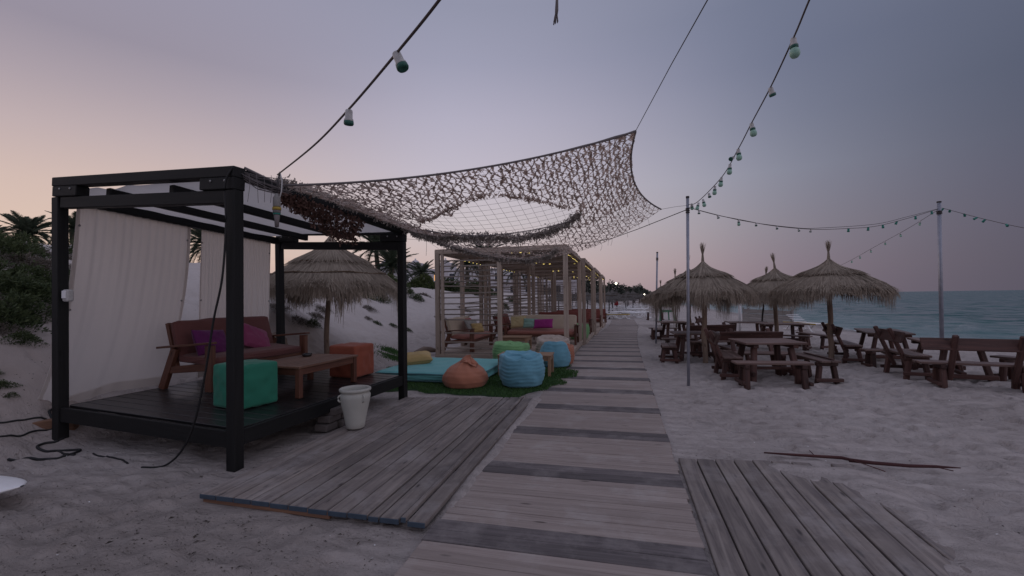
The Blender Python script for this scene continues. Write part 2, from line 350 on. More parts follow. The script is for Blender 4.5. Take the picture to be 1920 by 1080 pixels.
# sea
m, t, p = mat('sea_water'); pos = nd(t, 'ShaderNodeNewGeometry').outputs['Position']
mpv = nd(t, 'ShaderNodeVectorMath', {0: pos, 1: (1., .42, 1.)}, operation='MULTIPLY').outputs[0]
w1 = noise(t, mpv, 1.1, 5, .6, .4); w2 = noise(t, mpv, .09, 3)
fo = nd(t, 'ShaderNodeAttribute', attribute_name='lc').outputs['Vector']; fs = nd(t, 'ShaderNodeSeparateXYZ', {0: fo})
w3 = noise(t, nd(t, 'ShaderNodeVectorMath', {0: pos, 1: (.55, .40, 1.)}, operation='MULTIPLY').outputs[0], .9, 5, .68, .5)
c = mixc(t, nd(t, 'ShaderNodeMapRange', {0: w2, 1: .35, 2: .65}).outputs[0], (.03, .105, .112), (.05, .145, .148))
c = mixc(t, nd(t, 'ShaderNodeMapRange', {0: w3, 1: .38, 2: .58, 4: .8}).outputs[0], c, (.20, .215, .23))
c = mixc(t, fs.outputs[1], c, (.16, .24, .25))
fn = noise(t, mpv, 3.2, 6, .7); foam = nd(t, 'ShaderNodeMapRange', {0: math_(t, 'ADD', fs.outputs[0], math_(t, 'MULTIPLY', math_(t, 'SUBTRACT', fn, .5), 1.5)), 1: .5, 2: .8}).outputs[0]
wc = noise(t, nd(t, 'ShaderNodeVectorMath', {0: pos, 1: (.8, .22, 1.)}, operation='MULTIPLY').outputs[0], 1.1, 6, .7)
foam = math_(t, 'MAXIMUM', foam, nd(t, 'ShaderNodeMapRange', {0: wc, 1: .69, 2: .78, 4: .45}).outputs[0])
t.links.new(mixc(t, foam, c, (.62, .62, .64)), p.inputs['Base Color'])
t.links.new(nd(t, 'ShaderNodeMapRange', {0: foam, 3: .38, 4: .85}).outputs[0], p.inputs['Roughness']); p.inputs['IOR'].default_value = 1.33; p.inputs['Specular IOR Level'].default_value = .5
t.links.new(nd(t, 'ShaderNodeMapRange', {0: w3, 1: .40, 2: .62, 3: .02, 4: .55}).outputs[0], p.inputs['Specular IOR Level'])
bump(t, w1, 1.0, .6, p); M['sea'] = m
M['mat'] = wood('pale_mat_slat', (.315, .262, .238), (.385, .325, .295), (.235, .188, .168), .8, 30, .5, sand=.7, tone=(.93, 1.06))
M['dark'] = wood('dark_walk_plank', (.125, .108, .108), (.175, .153, .153), (.07, .06, .062), .75, 24, .7, sand=1.0, sandc=(.28, .25, .24))
M['deck'] = wood('grey_deck_plank', (.225, .19, .172), (.305, .265, .24), (.115, .097, .095), .72, 18, .7, sand=.8, stain=.6, sandc=(.34, .31, .30))
M['blue'] = plain('faded_blue_paint', (.055, .08, .11), .7, 0, .3)
M['rawwood'] = wood('raw_orange_board', (.22, .12, .075), (.28, .16, .10), (.14, .075, .05), .8)
M['black'] = wood('black_stained_timber', (.009, .0092, .0095), (.0145, .0148, .015), (.005, .005, .0055), .62, 30, .35, tone=(.8, 1.25), spec=.3)
M['blackdeck'] = wood('worn_black_deck', (.021, .02, .021), (.034, .032, .032), (.011, .0105, .011), .33, 26, .5, wear=(.10, .085, .075), tone=(.75, 1.3), spec=.5)
M['perg'] = wood('weathered_pergola_timber', (.40, .32, .262), (.47, .39, .325), (.28, .22, .18), .78, 24, .4)
M['slat'] = wood('grey_slat_wood', (.25, .21, .18), (.31, .265, .23), (.17, .14, .12), .8, 26, .4)
M['roofslat'] = wood('brown_roof_slat', (.33, .235, .18), (.40, .30, .235), (.21, .15, .12), .85, 22, .4)
M['teak'] = wood('reddish_brown_timber', (.125, .052, .033), (.17, .075, .047), (.07, .028, .018), .5, 26, .35, spec=.4)
M['tabletop'] = wood('oiled_table_timber', (.19, .105, .07), (.24, .14, .095), (.11, .055, .038), .42, 26, .35, spec=.45)
M['pine'] = wood('pale_pine_timber', (.30, .19, .12), (.36, .24, .155), (.2, .12, .075), .6, 26, .3)
M['bench'] = wood('dark_red_bench_timber', (.088, .041, .034), (.13, .063, .051), (.042, .02, .017), .6, 22, .6, wear=(.22, .155, .125), tone=(.6, 1.3), spec=.4)
M['benchtop'] = wood('worn_skylit_bench_top', (.145, .092, .078), (.205, .14, .122), (.078, .046, .039), .5, 22, .6, wear=(.29, .24, .215), tone=(.8, 1.3), spec=.4)  # worn tops kept paler, sky reflection put into their colour
M['greywood'] = wood('silvered_board', (.27, .26, .255), (.33, .32, .31), (.19, .18, .175), .85, 18, .4)
M['greenwood'] = wood('green_painted_wood', (.08, .22, .13), (.1, .27, .16), (.05, .13, .08), .7, 20)
M['pole'] = wood('bark_pole_wood', (.26, .19, .145), (.33, .25, .19), (.15, .10, .075), .85, 14, .8)
M['metal'] = plain('galvanised_pole', (.30, .31, .36), .45, .6, .25, 9)
M['cream_cloth'] = fabric('cream_curtain_cloth', (.70, .655, .625), .95, 300, 3, .5, .05)
M['roofcloth'] = fabric('cream_roof_cloth', (.72, .68, .66), .95, 300, 3, .45, .05)
M['mauve'] = fabric('mauve_brown_cushion', (.135, .055, .05), .9); M['purple'] = fabric('deep_purple_cotton', (.115, .018, .10), .85); M['pink'] = fabric('rose_magenta_cotton', (.24, .05, .12), .85)
M['green'] = fabric('sea_green_upholstery', (.03, .20, .13), .85, 300, 4); M['orange'] = fabric('orange_red_upholstery', (.31, .088, .052), .85, 300, 4)
M['turq'] = fabric('turquoise_canvas', (.13, .38, .38), .75); M['turqedge'] = fabric('blue_grey_piping', (.08, .17, .2), .8)
M['yellow'] = fabric('yellow_ochre_cotton', (.42, .30, .13), .85); M['coral'] = fabric('faded_coral_canvas', (.42, .175, .11), .85)
M['sky'] = fabric('sky_blue_canvas', (.15, .36, .46), .75, 200, 8); M['lime'] = fabric('leaf_green_canvas', (.18, .37, .16), .8); M['beige'] = fabric('beige_printed_canvas', (.42, .35, .30), .85, 300, 9, 0, .4)
M['cream'] = fabric('cream_back_cushion', (.50, .415, .32), .9); M['dusty'] = fabric('dusty_rose_seat', (.33, .14, .11), .9); M['brick'] = fabric('brick_red_cushion', (.20, .062, .05), .9)
M['red'] = fabric('raspberry_cotton', (.38, .05, .07), .85); M['greyp'] = fabric('grey_patterned_cotton', (.30, .29, .27), .9, 300, 60, 0, .5); M['paleyel'] = fabric('pale_yellow_cotton', (.48, .40, .22), .9)
M['mint'] = fabric('mint_cotton', (.24, .40, .34), .9); M['magenta'] = fabric('bright_magenta_cotton', (.30, .03, .19), .85)
M['urn'] = plain('whitewashed_clay', (.44, .44, .40), .85, 0, .14, 9, .25, .3)
M['rubber'] = plain('black_rubber', (.012, .012, .013), .6); M['ash'] = plain('black_melamine', (.01, .01, .01), .25, 0, .1, 9, .5)
M['white'] = plain('white_plastic', (.78, .78, .79), .5, 0, .07); M['socket'] = plain('grimy_white_socket', (.47, .46, .45), .6, 0, .3, 60)
M['plugsh'] = plain('dirty_plug_shell', (.22, .21, .2), .6, 0, .3, 40)
M['sockgreen'] = plain('dark_green_socket', (.02, .10, .075), .5); M['bulb'] = plain('mint_green_bulb_glass', (.28, .48, .38), .3, 0, .06, 9, .5)
M['tealsock'] = plain('teal_socket', (.02, .19, .15), .5)
M['cable'] = plain('worn_cable', (.085, .065, .06), .7); M['wire'] = plain('thin_dark_wire', (.05, .045, .045), .7)
M['rope'] = plain('frayed_grey_rope', (.17, .15, .15), .9); M['net'] = plain('grey_net_cord', (.19, .18, .18), .9)
M['garnish'] = strandmat('camouflage_garnish', (.42, .335, .29), (.68, .56, .495), .9, .5)
M['garnroll'] = strandmat('bunched_garnish', (.28, .25, .225), (.50, .45, .41), .9, .3)
M['garnbrown'] = strandmat('brown_garnish', (.10, .055, .045), (.20, .125, .105), .9, .08)
M['thatch'] = strandmat('straw_thatch', (.235, .19, .15), (.44, .37, .30), .85, .25)
M['thatchdark'] = strandmat('dark_straw_thatch', (.11, .10, .095), (.21, .19, .175), .9, .1)
M['ring'] = strandmat('straw_binding', (.075, .055, .038), (.16, .115, .08), .9)
M['leaf'] = strandmat('dune_leaf', (.035, .055, .024), (.095, .12, .055), .6, .2); M['scrub'] = strandmat('dry_scrub', (.09, .075, .065), (.18, .155, .13), .9)
M['bushleaf'] = strandmat('bright_bush_leaf', (.05, .075, .028), (.10, .125, .05), .7, .15)
M['palm'] = strandmat('palm_leaflet', (.04, .06, .04), (.10, .12, .08), .6, .2); M['trunk'] = plain('palm_bark', (.13, .10, .08), .95, 0, .35, 12, .2, .8)
M['drypalm'] = strandmat('dry_frond', (.20, .15, .10), (.30, .23, .16), .8)
M['grass'] = strandmat('artificial_turf_blade', (.035, .085, .022), (.075, .15, .05), .8); M['turfbase'] = plain('turf_backing', (.03, .065, .025), .95)
M['fartree'] = strandmat('far_tree_leaf', (.06, .07, .06), (.11, .12, .10), .9)  # leaf colour greyed to put distance haze into it
M['wall'] = plain('whitewashed_wall', (.52, .50, .52), .9, 0, .05); M['winglass'] = plain('dark_window', (.04, .045, .06), .2); M['litwin'] = glow('lit_window', (1., .5, .15), .7)
M['fairy'] = glow('warm_fairy_bulb', (1., .76, .22), 1.9); M['lamp'] = glow('street_lamp_glow', (1., .93, .75), 6.)
M['stone'] = plain('rough_stone', (.24, .19, .16), .95, 0, .35, 9, .2, .8); M['block'] = plain('cement_block', (.12, .105, .10), .95, 0, .3, 12, .2, .6)  # block colour darkened, shade under the deck put into it
M['reed'] = wood('dead_reed', (.085, .032, .032), (.13, .055, .05), (.045, .018, .018), .8, 14)
M['yplastic'] = plain('yellow_plastic', (.36, .25, .04), .5); M['redp'] = plain('red_cloth', (.35, .03, .04), .8)
M['debris'] = strandmat('seaweed_debris', (.03, .024, .02), (.10, .08, .065), .95)
M['steel'] = plain('bolt_steel', (.3, .3, .3), .4, .8)
# ================================================================== SETTING
def axis(*segs):
    out = []
    for a, b, s in segs: out += list(np.arange(a, b, s))
    return out
geo = lambda a, b, n: list(np.geomspace(a, b, n))
gx = np.array([-v for v in geo(22, 900, 14)][::-1] + axis((-21, -14, .35), (-14, -7, .11), (-7, .3, .045), (.3, 6.6, .03), (6.6, 7.4, .06), (7.4, 16, .14), (16, 26, .5)) + [26, 30, 40])
gy = np.array([-40, -20, -10, -5, -2, 0, 1] + axis((1.5, 9, .032), (9, 20, .08), (20, 46, .3)) + geo(46, 6000, 36))
GX, GY = np.meshgrid(gx, gy, indexing='ij')
GZ = H(GX, GY); fr_ = random.Random(5)
def footprint(x, y, a, ln=.135, wd=.052, dp=.034):
    i0, i1 = np.searchsorted(gx, (x-.3, x+.3)); j0, j1 = np.searchsorted(gy, (y-.3, y+.3))
    dx = GX[i0:i1, j0:j1]-x; dy = GY[i0:i1, j0:j1]-y; u_ = (dx*math.cos(a)+dy*math.sin(a))/ln; v_ = (-dx*math.sin(a)+dy*math.cos(a))/wd; q = u_*u_+v_*v_
    GZ[i0:i1, j0:j1] += -dp*np.exp(-q*1.1)+dp*.42*np.exp(-((np.sqrt(q)-1.55)/.42)**2)
for _ in range(70):
    x, y, a = fr_.uniform(.8, 7.5), fr_.uniform(3.2, 13), fr_.choice((fr_.gauss(1.6, .3), fr_.gauss(.3, .5), fr_.gauss(2.6, .5))); sd = 1
    for k in range(fr_.randint(5, 14)):
        sx0, sy0 = x-sd*.10*math.sin(a), y+sd*.10*math.cos(a)
        if (.62 < sx0 < 8 and 1.8 < sy0 < 15) and not (sx0 < 1.9 and sy0 < 4.4): footprint(sx0, sy0, a+fr_.gauss(0, .15), fr_.uniform(.11, .15), fr_.uniform(.045, .06), fr_.uniform(.018, .045))
        x += .62*math.cos(a); y += .62*math.sin(a); a += fr_.gauss(0, .09); sd = -sd
for _ in range(120):
    x, y = fr_.uniform(-6, -1.5), fr_.uniform(1.6, 3.0)
    if not (-3.2 < x < -1 and y > 2.45): footprint(x, y, fr_.uniform(0, 6.28), fr_.uniform(.09, .15), fr_.uniform(.045, .07), fr_.uniform(.01, .03))
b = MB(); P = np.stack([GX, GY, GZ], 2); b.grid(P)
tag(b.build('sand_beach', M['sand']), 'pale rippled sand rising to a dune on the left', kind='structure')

SEA_Z = -.8
sx_ = np.array(axis((11, 40, .28), (40, 90, 1.2)) + geo(90, 15000, 26)); sy_ = np.array([-200, -60, -20] + axis((0, 70, .5), (70, 170, 2.2)) + geo(170, 15000, 26))
X, Y = np.meshgrid(sx_, sy_, indexing='ij')
fade = 1/(1+(np.hypot(X, Y)/45)**2)
dep = SEA_Z - H(np.clip(X, None, 39), np.clip(Y, None, 5900))
wv = .26*(vn(X*.42+.3*vn(Y*.12, X*.1, 40), Y*.09, 41)-.5)+.16*(vn(X*.9, Y*.5, 42)-.5)
br = np.exp(-((X-19.2-1.6*(vn(Y*.11, Y*0, 43)-.5))/.8)**2)*np.clip(vn(Y*.16, Y*0+3, 44)*2.2-.8, 0, 1)
Z = SEA_Z + fade*wv*np.clip(dep*2, .05, 1) + .24*br
foam = np.clip(1.0-dep*5, 0, 1)*.62 + br*.55 + .2*np.exp(-((X-16.7)/1.1)**2)
shal = np.clip(1-dep/1.1, 0, 1)
b = MB(); b.grid(np.stack([X, Y, Z], 2), np.stack([foam, shal, X*0], 2).reshape(-1, 3))
tag(b.build('sea', M['sea']), 'turquoise evening sea with small waves breaking along the shore', kind='structure')

# ------------------------------------------------------------------ boardwalk of pale slats and dark cross planks
bw = tag(thing('boardwalk', 'beach boardwalk of pale slatted mats split by dark cross planks', None), kind='structure'); del bw['label']
bw['label'] = 'long boardwalk of pale slatted mats divided by dark cross planks'
def bz(y): return -min(.018*max(0, y-9.5), .35)
sl_me = [MB().box((0, 0, 0), (1.60, .086, .024), None, .003).mesh('slat', M['mat']) for _ in range(6)]
dk_me = [MB().box((0, 0, 0), (1.615, .126, .03), None, .004).mesh('dark_plank', M['dark']) for _ in range(4)]
yb = 1.54; ci = 0
while yb < 34:
    xc = -.372
    for k in (0, 1):
        y = yb-.065+.130*k; put('dark_plank', random.choice(dk_me), bw, (xc+float(drift(y))+random.uniform(-.012, .012), y, bz(y)+.006+random.uniform(-.002, .002)), random.uniform(-.004, .004))
    y0 = yb+.130; n = 9; st = (1.07-.260)/n
    if yb < 8.4:
        for k in range(n):
            y = y0+st*(k+.5); put('slat', random.choice(sl_me), bw, (xc+float(drift(y))+random.uniform(-.008, .008), y, bz(y)+.006+random.uniform(-.0016, .0016)), random.uniform(-.0035, .0035))
    else:
        b = MB()
        for k in range(n):
            y = y0+st*(k+.5); b.box((xc+float(drift(y))+random.uniform(-.008, .008), y, bz(y)+.006), (1.60, .086, .024), None, .002)
        tag(b.build('slatted_mat', M['mat'], bw), kind='stuff')
    yb += 1.07; ci += 1

# ------------------------------------------------------------------ left deck
dk = thing('plank_deck', 'grey plank deck with a blue painted front edge beside the black cabana', 'deck', (0, 0, 0))
xs = [-2.985, -2.83, -2.67, -2.515, -2.36, -2.205, -2.05, -1.895, -1.74]
ws = .150
def dplank(x0, x1, yn0, yn1, yf0, yf1, z, th, m, par):
    w_ = x1-x0-.006; b = MB(); b.beam(((x0+x1)/2, (yn0+yn1)/2, z), ((x0+x1)/2, (yf0+yf1)/2, z), w_, th, bev=.0045); return b.build('plank', m, par)
edges = [(-2.99, -2.845), (-2.838, -2.69), (-2.684, -2.535), (-2.529, -2.38), (-2.374, -2.225), (-2.219, -2.07), (-2.064, -1.915), (-1.909, -1.765), (-1.759, -1.615), (-1.607, -1.53), (-1.524, -1.385), (-1.375, -1.335), (-1.328, -1.205)]
for i, (a, c) in enumerate(edges):
    yn = 2.64-.05*(a+2.99)/1.8; yf = 5.82+.17*(a+2.99)*1.0
    z = .044 + (.018 if i == 11 else random.uniform(-.003, .003))
    dplank(a, c, yn, yn, yf, yf, z, .034, M['deck'], dk)
    e = MB(); e.box(((a+c)/2, yn-.004, z-.001), (c-a-.006, .006, .031), None, .001); e.build('painted_end', M['blue'], dk)
b = MB(); b.beam((-2.97, 2.66, .02), (-1.9, 2.625, .02), .03, .045); b.build('bearer_board', M['rawwood'], dk)
for y in (3.6, 4.7, 5.6): MB().beam((-2.96, y, .0), (-1.2, y, .0), .08, .075).build('bearer', M['deck'], dk)

# ------------------------------------------------------------------ right deck
dr = thing('plank_deck', 'sand-strewn plank deck right of the boardwalk running toward the camera', 'deck')
for i in range(9):
    a = .455+i*.151; yf = 4.17+.02*i*random.uniform(.2, 1)
    dplank(a, a+.1455, 1.0, 1.0, yf, yf, .012+random.uniform(-.003, .003), .034, M['deck'], dr)

# ------------------------------------------------------------------ debris on the sand
Q = []; n = 0
while n < 3600:
    if random.random() < .5:
        x, y = random.gauss(-2.6, .9)+random.choice((0, 0, .5, -1.2)), random.gauss(2.15, .35)
    else: x, y = random.uniform(-6.5, 8), random.uniform(1.2, 10)
    if -1.3 < x < .5 or (x > .4 and y < 4.2 and x < 1.5) or (-3.1 < x < -1.1 and 2.55 < y < 6.2) or y < 1: continue
    if x > 0 and random.random() < .55: continue
    n += 1; s = random.lognormvariate(-5.25, .5); a = random.uniform(0, 6.28); e = random.uniform(.12, .5)
    c_, s_ = math.cos(a)*s, math.sin(a)*s; z = hz(x, y)+.003+s*.25
    Q.append([(x-c_, y-s_, z-s*.2), (x+s_*e, y-c_*e, z+s*.2), (x+c_, y+s_, z), (x-s_*e, y+c_*e, z+s*random.uniform(-.1, .5))])
b = MB(); b.quads(Q); tag(b.build('debris', M['debris']), 'dark specks of dry seaweed scattered on the sand', kind='stuff')

Q = []
for _ in range(420):
    x, y = random.uniform(-6, 7), random.uniform(1.4, 8)
    if -1.35 < x < 2.0 and (x < .6 or y < 4.4) or (-3.1 < x < -1.1 and y > 2.5): continue
    s = random.uniform(.003, .009); a = random.uniform(0, 6.28); z = hz(x, y)+.006; c_, s_ = math.cos(a)*s, math.sin(a)*s
    Q.append([(x-c_, y-s_, z), (x+s_*.7, y-c_*.7, z+s*.5), (x+c_, y+s_, z+.002), (x-s_*.7, y+c_*.7, z)])
b = MB(); b.quads(Q); tag(b.build('shell_bits', M['white']), 'tiny pale shell bits lying on the sand', kind='stuff')

# ================================================================== BLACK CABANA
A_, B_, C_, D_ = np.array((-3.25, 3.2)), np.array((-5.66, 3.42)), np.array((-5.42, 6.24)), np.array((-3.08, 5.92))
def cxy(u, v): return (A_*(1-u)+B_*u)*(1-v)+(D_*(1-u)+C_*u)*v
def ctop(u, v): return (2.615*(1-u)+2.76*u)*(1-v)+(2.475*(1-u)+2.61*u)*v
def cdk(u, v): return (.335*(1-u)+.385*u)*(1-v)+(.35*(1-u)+.40*u)*v
def cp(u, v, z): q = cxy(u, v); return np.array((q[0], q[1], z))
def ct(u, v, dz=0): return cp(u, v, ctop(u, v)+dz)
def cd(u, v, dz=0): return cp(u, v, cdk(u, v)+dz)
cab = thing('cabana', 'black timber cabana with cream cloth roof and raised dark deck', 'cabana')
ex = lambda u, v: .028
for u in (0, 1):
    for v in (0, 1):
        q = cxy(u, v); MB().beam((q[0], q[1], -.12), (q[0]+(-.03 if u else .0), q[1], ctop(u, v)-.205), .098, .098, up=(D_-A_).tolist()+[0], bev=.006).build('post', M['black'], cab)
o = .024
for v in (0, 1):
    MB().beam(ct(-o, v, -.05), ct(1+o, v, -.05), .12, .092, bev=.006).build('top_beam', M['black'], cab)
    for a, c in ((-.022, .145), (.86, 1.022)): MB().beam(ct(a, v, -.15), ct(c, v, -.15), .118, .104, bev=.006).build('spacer_block', M['black'], cab)
    MB().beam(ct(.02, v, -.264), ct(.98, v, -.264), .085, .115, bev=.006).build('lower_beam', M['black'], cab)
MB().beam(ct(0, .03, -.046), ct(0, .97, -.046), .10, .088, bev=.006).build('side_beam', M['black'], cab)
MB().beam(ct(1, .03, -.20), ct(1, .97, -.20), .10, .10, bev=.006).build('side_beam', M['black'], cab)
for u in (.36, .74): MB().beam(ct(u, .02, -.15), ct(u, .98, -.15), .06, .085, bev=.005).build('rafter', M['black'], cab)
for v in (0, 1):
    for u in (.02, .09, .90, .97):
        q = ct(u, v, -.15)+np.array((0, -.062, .02)); MB().lathe([(.001, -.004), (.011, -.003), (.011, .003), (.001, .005)], 8, q, rotx(math.pi/2)).build('bolt', M['steel'], cab)
b = MB(); U = np.linspace(.015, .985, 60); V = np.linspace(.03, .97, 60); P = np.zeros((60, 60, 3))
for i, u in enumerate(U):
    for j, v in enumerate(V):
        seg = u/.36 if u < .36 else ((u-.36)/.38 if u < .74 else (u-.74)/.26)
        s = 4*seg*(1-seg)
        base = -.07-.035*min(1, u/.36)-.055*max(0, (u-.74)/.26)**1.5
        e = max(math.exp(-v/.05), math.exp(-(1-v)/.04)); notch = .06*max(0, math.sin((u-.64)*17)) if u > .64 else 0
        z = (base-.03*s*4*v*(1-v)+.009*math.sin(v*44+2*math.sin(u*9))*s+.004*math.sin(u*31+v*7))*(1-e)+(-.062-notch*(v < .5))*e
        P[i, j] = ct(u, v, z)
b.grid(P); b.build('roof_cloth', M['roofcloth'], cab)
np_ = 19
for i in range(np_):
    v0 = .018+.964*i/np_; v1 = v0+.964/np_; vm = (v0+v1)/2
    a, c = cd(.012, vm, -.014), cd(.988, vm, -.014); wd = np.linalg.norm(cxy(.5, v1)-cxy(.5, v0))-.008
    MB().beam(a+np.array((0, 0, random.uniform(-.002, .002))), c, wd, .026, bev=.003).build('deck_plank', M['blackdeck'], cab)
MB().beam(cd(.025, -.006, -.075), cd(.975, -.006, -.075), .035, .145, bev=.004).build('fascia', M['black'], cab)
MB().beam(cd(-.006, .022, -.07), cd(-.006, .98, -.07), .035, .135, bev=.004).build('fascia', M['black'], cab)
MB().beam(cd(1.0, .03, -.07), cd(1.0, .97, -.07), .035, .13, bev=.004).build('fascia', M['black'], cab)
MB().beam(cd(.02, 1.0, -.075), cd(.98, 1.0, -.075), .035, .13, bev=.004).build('fascia', M['black'], cab)
for u in (.33, .67): MB().beam(cd(u, .02, -.09), cd(u, .97, -.09), .06, .12, bev=.004).build('joist', M['black'], cab)

# curtains hang from the left beam
def curtain(name, v0, v1, vb0, vb1, zb, bl, folds, label, fx):
    n, k = 70, 40; P = np.zeros((n, k, 3)); dirp = (C_-B_)/np.linalg.norm(C_-B_); out = np.array((-dirp[1], dirp[0]))
    for i in range(n):
        s = i/(n-1); vt = v0+(v1-v0)*s; vb = vb0+(vb1-vb0)*s
        for j in range(k):
            t = j/(k-1); tt = t**2.0; v = vt+(vb-vt)*tt
            q = B_*(1-v)+C_*v if v <= 1 else C_+(C_-B_)*(v-1)
            zt = ctop(1, v)-.22; zb_ = zb(s); z = zt+(zb_-zt)*t
            amp = .010+.013*t; f = math.sin(s*folds*6.283+1.3*math.sin(s*9+t*2)+.7)*amp*(.55+.45*math.sin(s*5+1))
            f += .012*math.sin(s*folds*2.7*6.283+t*3)*(1-t)**1.5
            f += bl(s)*(math.sin(math.pi*min(1, t*.62))**1.2)*1.0 + fx*t**3*(.5+2.6*(1-s)**2)
            q = q + out*f; P[i, j] = (q[0], q[1], z)
    b = MB(); b.grid(P); ob = b.build(name, M['cream_cloth']); o3 = np.array((.004, 0, 0))
    h1 = MB(); h1.grid(P[:, -3:]+o3); h1.build('hem', M['cream_cloth'], ob); h2 = MB(); h2.grid(P[-3:, :]+o3); h2.build('hem', M['cream_cloth'], ob); h3 = MB(); h3.grid(P[:3, :]+o3); h3.build('hem', M['cream_cloth'], ob); tag(ob, label, 'curtain', 'cream curtains hung along the cabana')
    for i in (2, n-3):
        for j in (4, 19):
            e_ = MB(); e_.lathe([(.001, -.003), (.012, -.003), (.012, .003), (.001, .003)], 10, P[i, j]+np.array((.006, -.002, 0)), roty(math.pi/2)); e_.build('eyelet', M['steel'], ob)
    return ob
c1 = curtain('curtain', .045, .475, .035, .385, lambda s: .13+.27*min(1, s*1.9)**.7, lambda s: .10*(1-s)**1.5+.03, 5, 'wide cream curtain nearest the camera, its foot billowing out past the left post', .22)
c2 = curtain('curtain', .53, .695, .52, .66, lambda s: .42, lambda s: .03, 3, 'narrow middle cream curtain half hidden behind the front black post', .0)
c3 = curtain('curtain', .735, .925, .735, .915, lambda s: .43, lambda s: .02, 4, 'straight cream curtain farthest back, behind the mauve sofa', .0)

# ------------------------------------------------------------------ soft things
def cushion_mesh(name, w_, h_, t_, m, n=26, pw=.42, pinch=.06, seed=0, wr=.012, sub=None):
    b = MB(); s = np.linspace(-1, 1, n); S, T = np.meshgrid(s, s, indexing='ij')
    th = (np.clip(1-np.abs(S)**3.2, 0, 1)*np.clip(1-np.abs(T)**3.2, 0, 1))**pw
    X = S*w_/2*(1-pinch*(1-T*T)*np.abs(S)); Y = T*h_/2*(1-pinch*(1-S*S)*np.abs(T))
    wn_ = wr*(vn(S*3+seed, T*3, seed)-.5)*2+wr*.8*(vn(S*8, T*8+seed, seed+1)-.5)
    for sg in (1, -1): b.grid(np.stack([X if sg > 0 else X, Y, sg*(th*t_/2+.002)+wn_*th], 2)[:, ::sg])
    return b.mesh(name, m)
def pillow(label, cat, m, w_, h_, t_, loc, rot, seed=0, group=None, name='pillow'):
    o = put(name, cushion_mesh(name, w_, h_, t_, m, seed=seed)); o.location = loc; o.rotation_euler = rot; return tag(o, label, cat, group)
def rbox(w_, d_, h_, r_, n=10, puff=.0, seed=1, wr=.0):
    # rounded box as a cube-sphere style grid with soft faces
    b = MB(); s = np.linspace(-1, 1, n*2+1); s = np.sign(s)*np.abs(s)**.75; hx, hy, hh = w_/2, d_/2, h_/2
    for ax in range(3):
        for sg in (-1, 1):
            A, B = np.meshgrid(s, s, indexing='ij'); P = np.zeros(A.shape+(3,)); o = [a for a in range(3) if a != ax]
            P[..., ax] = sg; P[..., o[0]] = A; P[..., o[1]] = B
            P *= np.array((hx, hy, hh)); inn = np.array((hx-r_, hy-r_, hh-r_)); Qc = np.clip(P, -inn, inn); dl = P-Qc; ln = np.linalg.norm(dl, axis=2, keepdims=True)
            P = Qc+dl/np.maximum(ln, 1e-9)*np.where(ln > 1e-9, r_, 0)
            if puff: P[..., ax] += sg*puff*np.clip(1-A**2, 0, 1)*np.clip(1-B**2, 0, 1)
            if wr: P[..., ax] += wr*(vn(A*3.3+seed, B*3.3, seed+ax)-.5)*np.clip(1.02-A**4, 0, 1)*np.clip(1.02-B**4, 0, 1)
            flip = (sg > 0) == (ax == 1)
            b.grid(P[:, ::-1] if flip else P)
    return b
def soft(o_mb, name, m, par, loc, rot=None):
    o = o_mb.build(name, m, par, loc)
    if rot: o.rotation_euler = rot
    return o
def sofa(label, loc, rz, W, mseat, mback, mwood, two=False, group=None):
    t = thing('sofa', label, 'sofa', loc, rz, group); hw = W/2-.04
    for s in (-1, 1):
        x = s*hw
        MB().beam((x, .42, 0), (x, .20, .50), .055, .095).build('rear_leg', mwood, t)
        MB().beam((x, -.36, 0), (x, -.36, .545), .06, .105, up=(0, 1, 0)).build('front_leg', mwood, t)
        MB().beam((x+s*.012, .46, .505), (x+s*.012, -.43, .575), .085, .026).build('armrest', mwood, t)
        MB().beam((x, .28, .235), (x, -.31, .285), .04, .085).build('side_rail', mwood, t)
        MB().beam((x-s*.05, .24, .25), (x-s*.05, .40, .80), .045, .05, up=(1, 0, 0)).build('back_post', mwood, t)
    MB().beam((-hw+.03, -.34, .275), (hw-.03, -.34, .275), .03, .10).build('front_rail', mwood, t)
    MB().beam((-hw+.03, .2, .24), (hw-.03, .2, .24), .03, .07).build('rear_rail', mwood, t)
    for k in range(3): MB().beam((-hw+.07, .31+.05*k, .45+.15*k), (hw-.07, .31+.05*k, .45+.15*k), .022, .06).build('back_slat', mwood, t)
    soft(rbox(W-.16, .60, .105, .035, puff=.012, wr=.02, seed=int(W*10)), 'seat_cushion', mseat, t, (0, -.07, .355), (R_(3.5), 0, 0))
    nb = 2 if two else 1
    for k in range(nb):
        wb = (W-.14)/nb-.01; soft(rbox(wb, .11, .46, .035, puff=.012, wr=.02, seed=3+k), 'back_cushion', mback, t, ((k-(nb-1)/2)*(wb+.012), .255, .60), (R_(-16), 0, 0))
    return t
sofa('mauve cushioned wooden sofa on the black deck in front of the cream curtains', (-5.02, 5.05, .385), R_(86), 1.55, M['mauve'], M['mauve'], M['teak'])
pillow('dark purple pillow leaning on the left half of the mauve sofa', 'pillow', M['purple'], .46, .34, .15, (-5.06, 4.62, .93), (R_(68), R_(4), R_(92)), 3)
pillow('rose pink pillow slumped on the right half of the mauve sofa', 'pillow', M['pink'], .46, .40, .16, (-5.0, 5.26, .925), (R_(52), R_(20), R_(84)), 5)
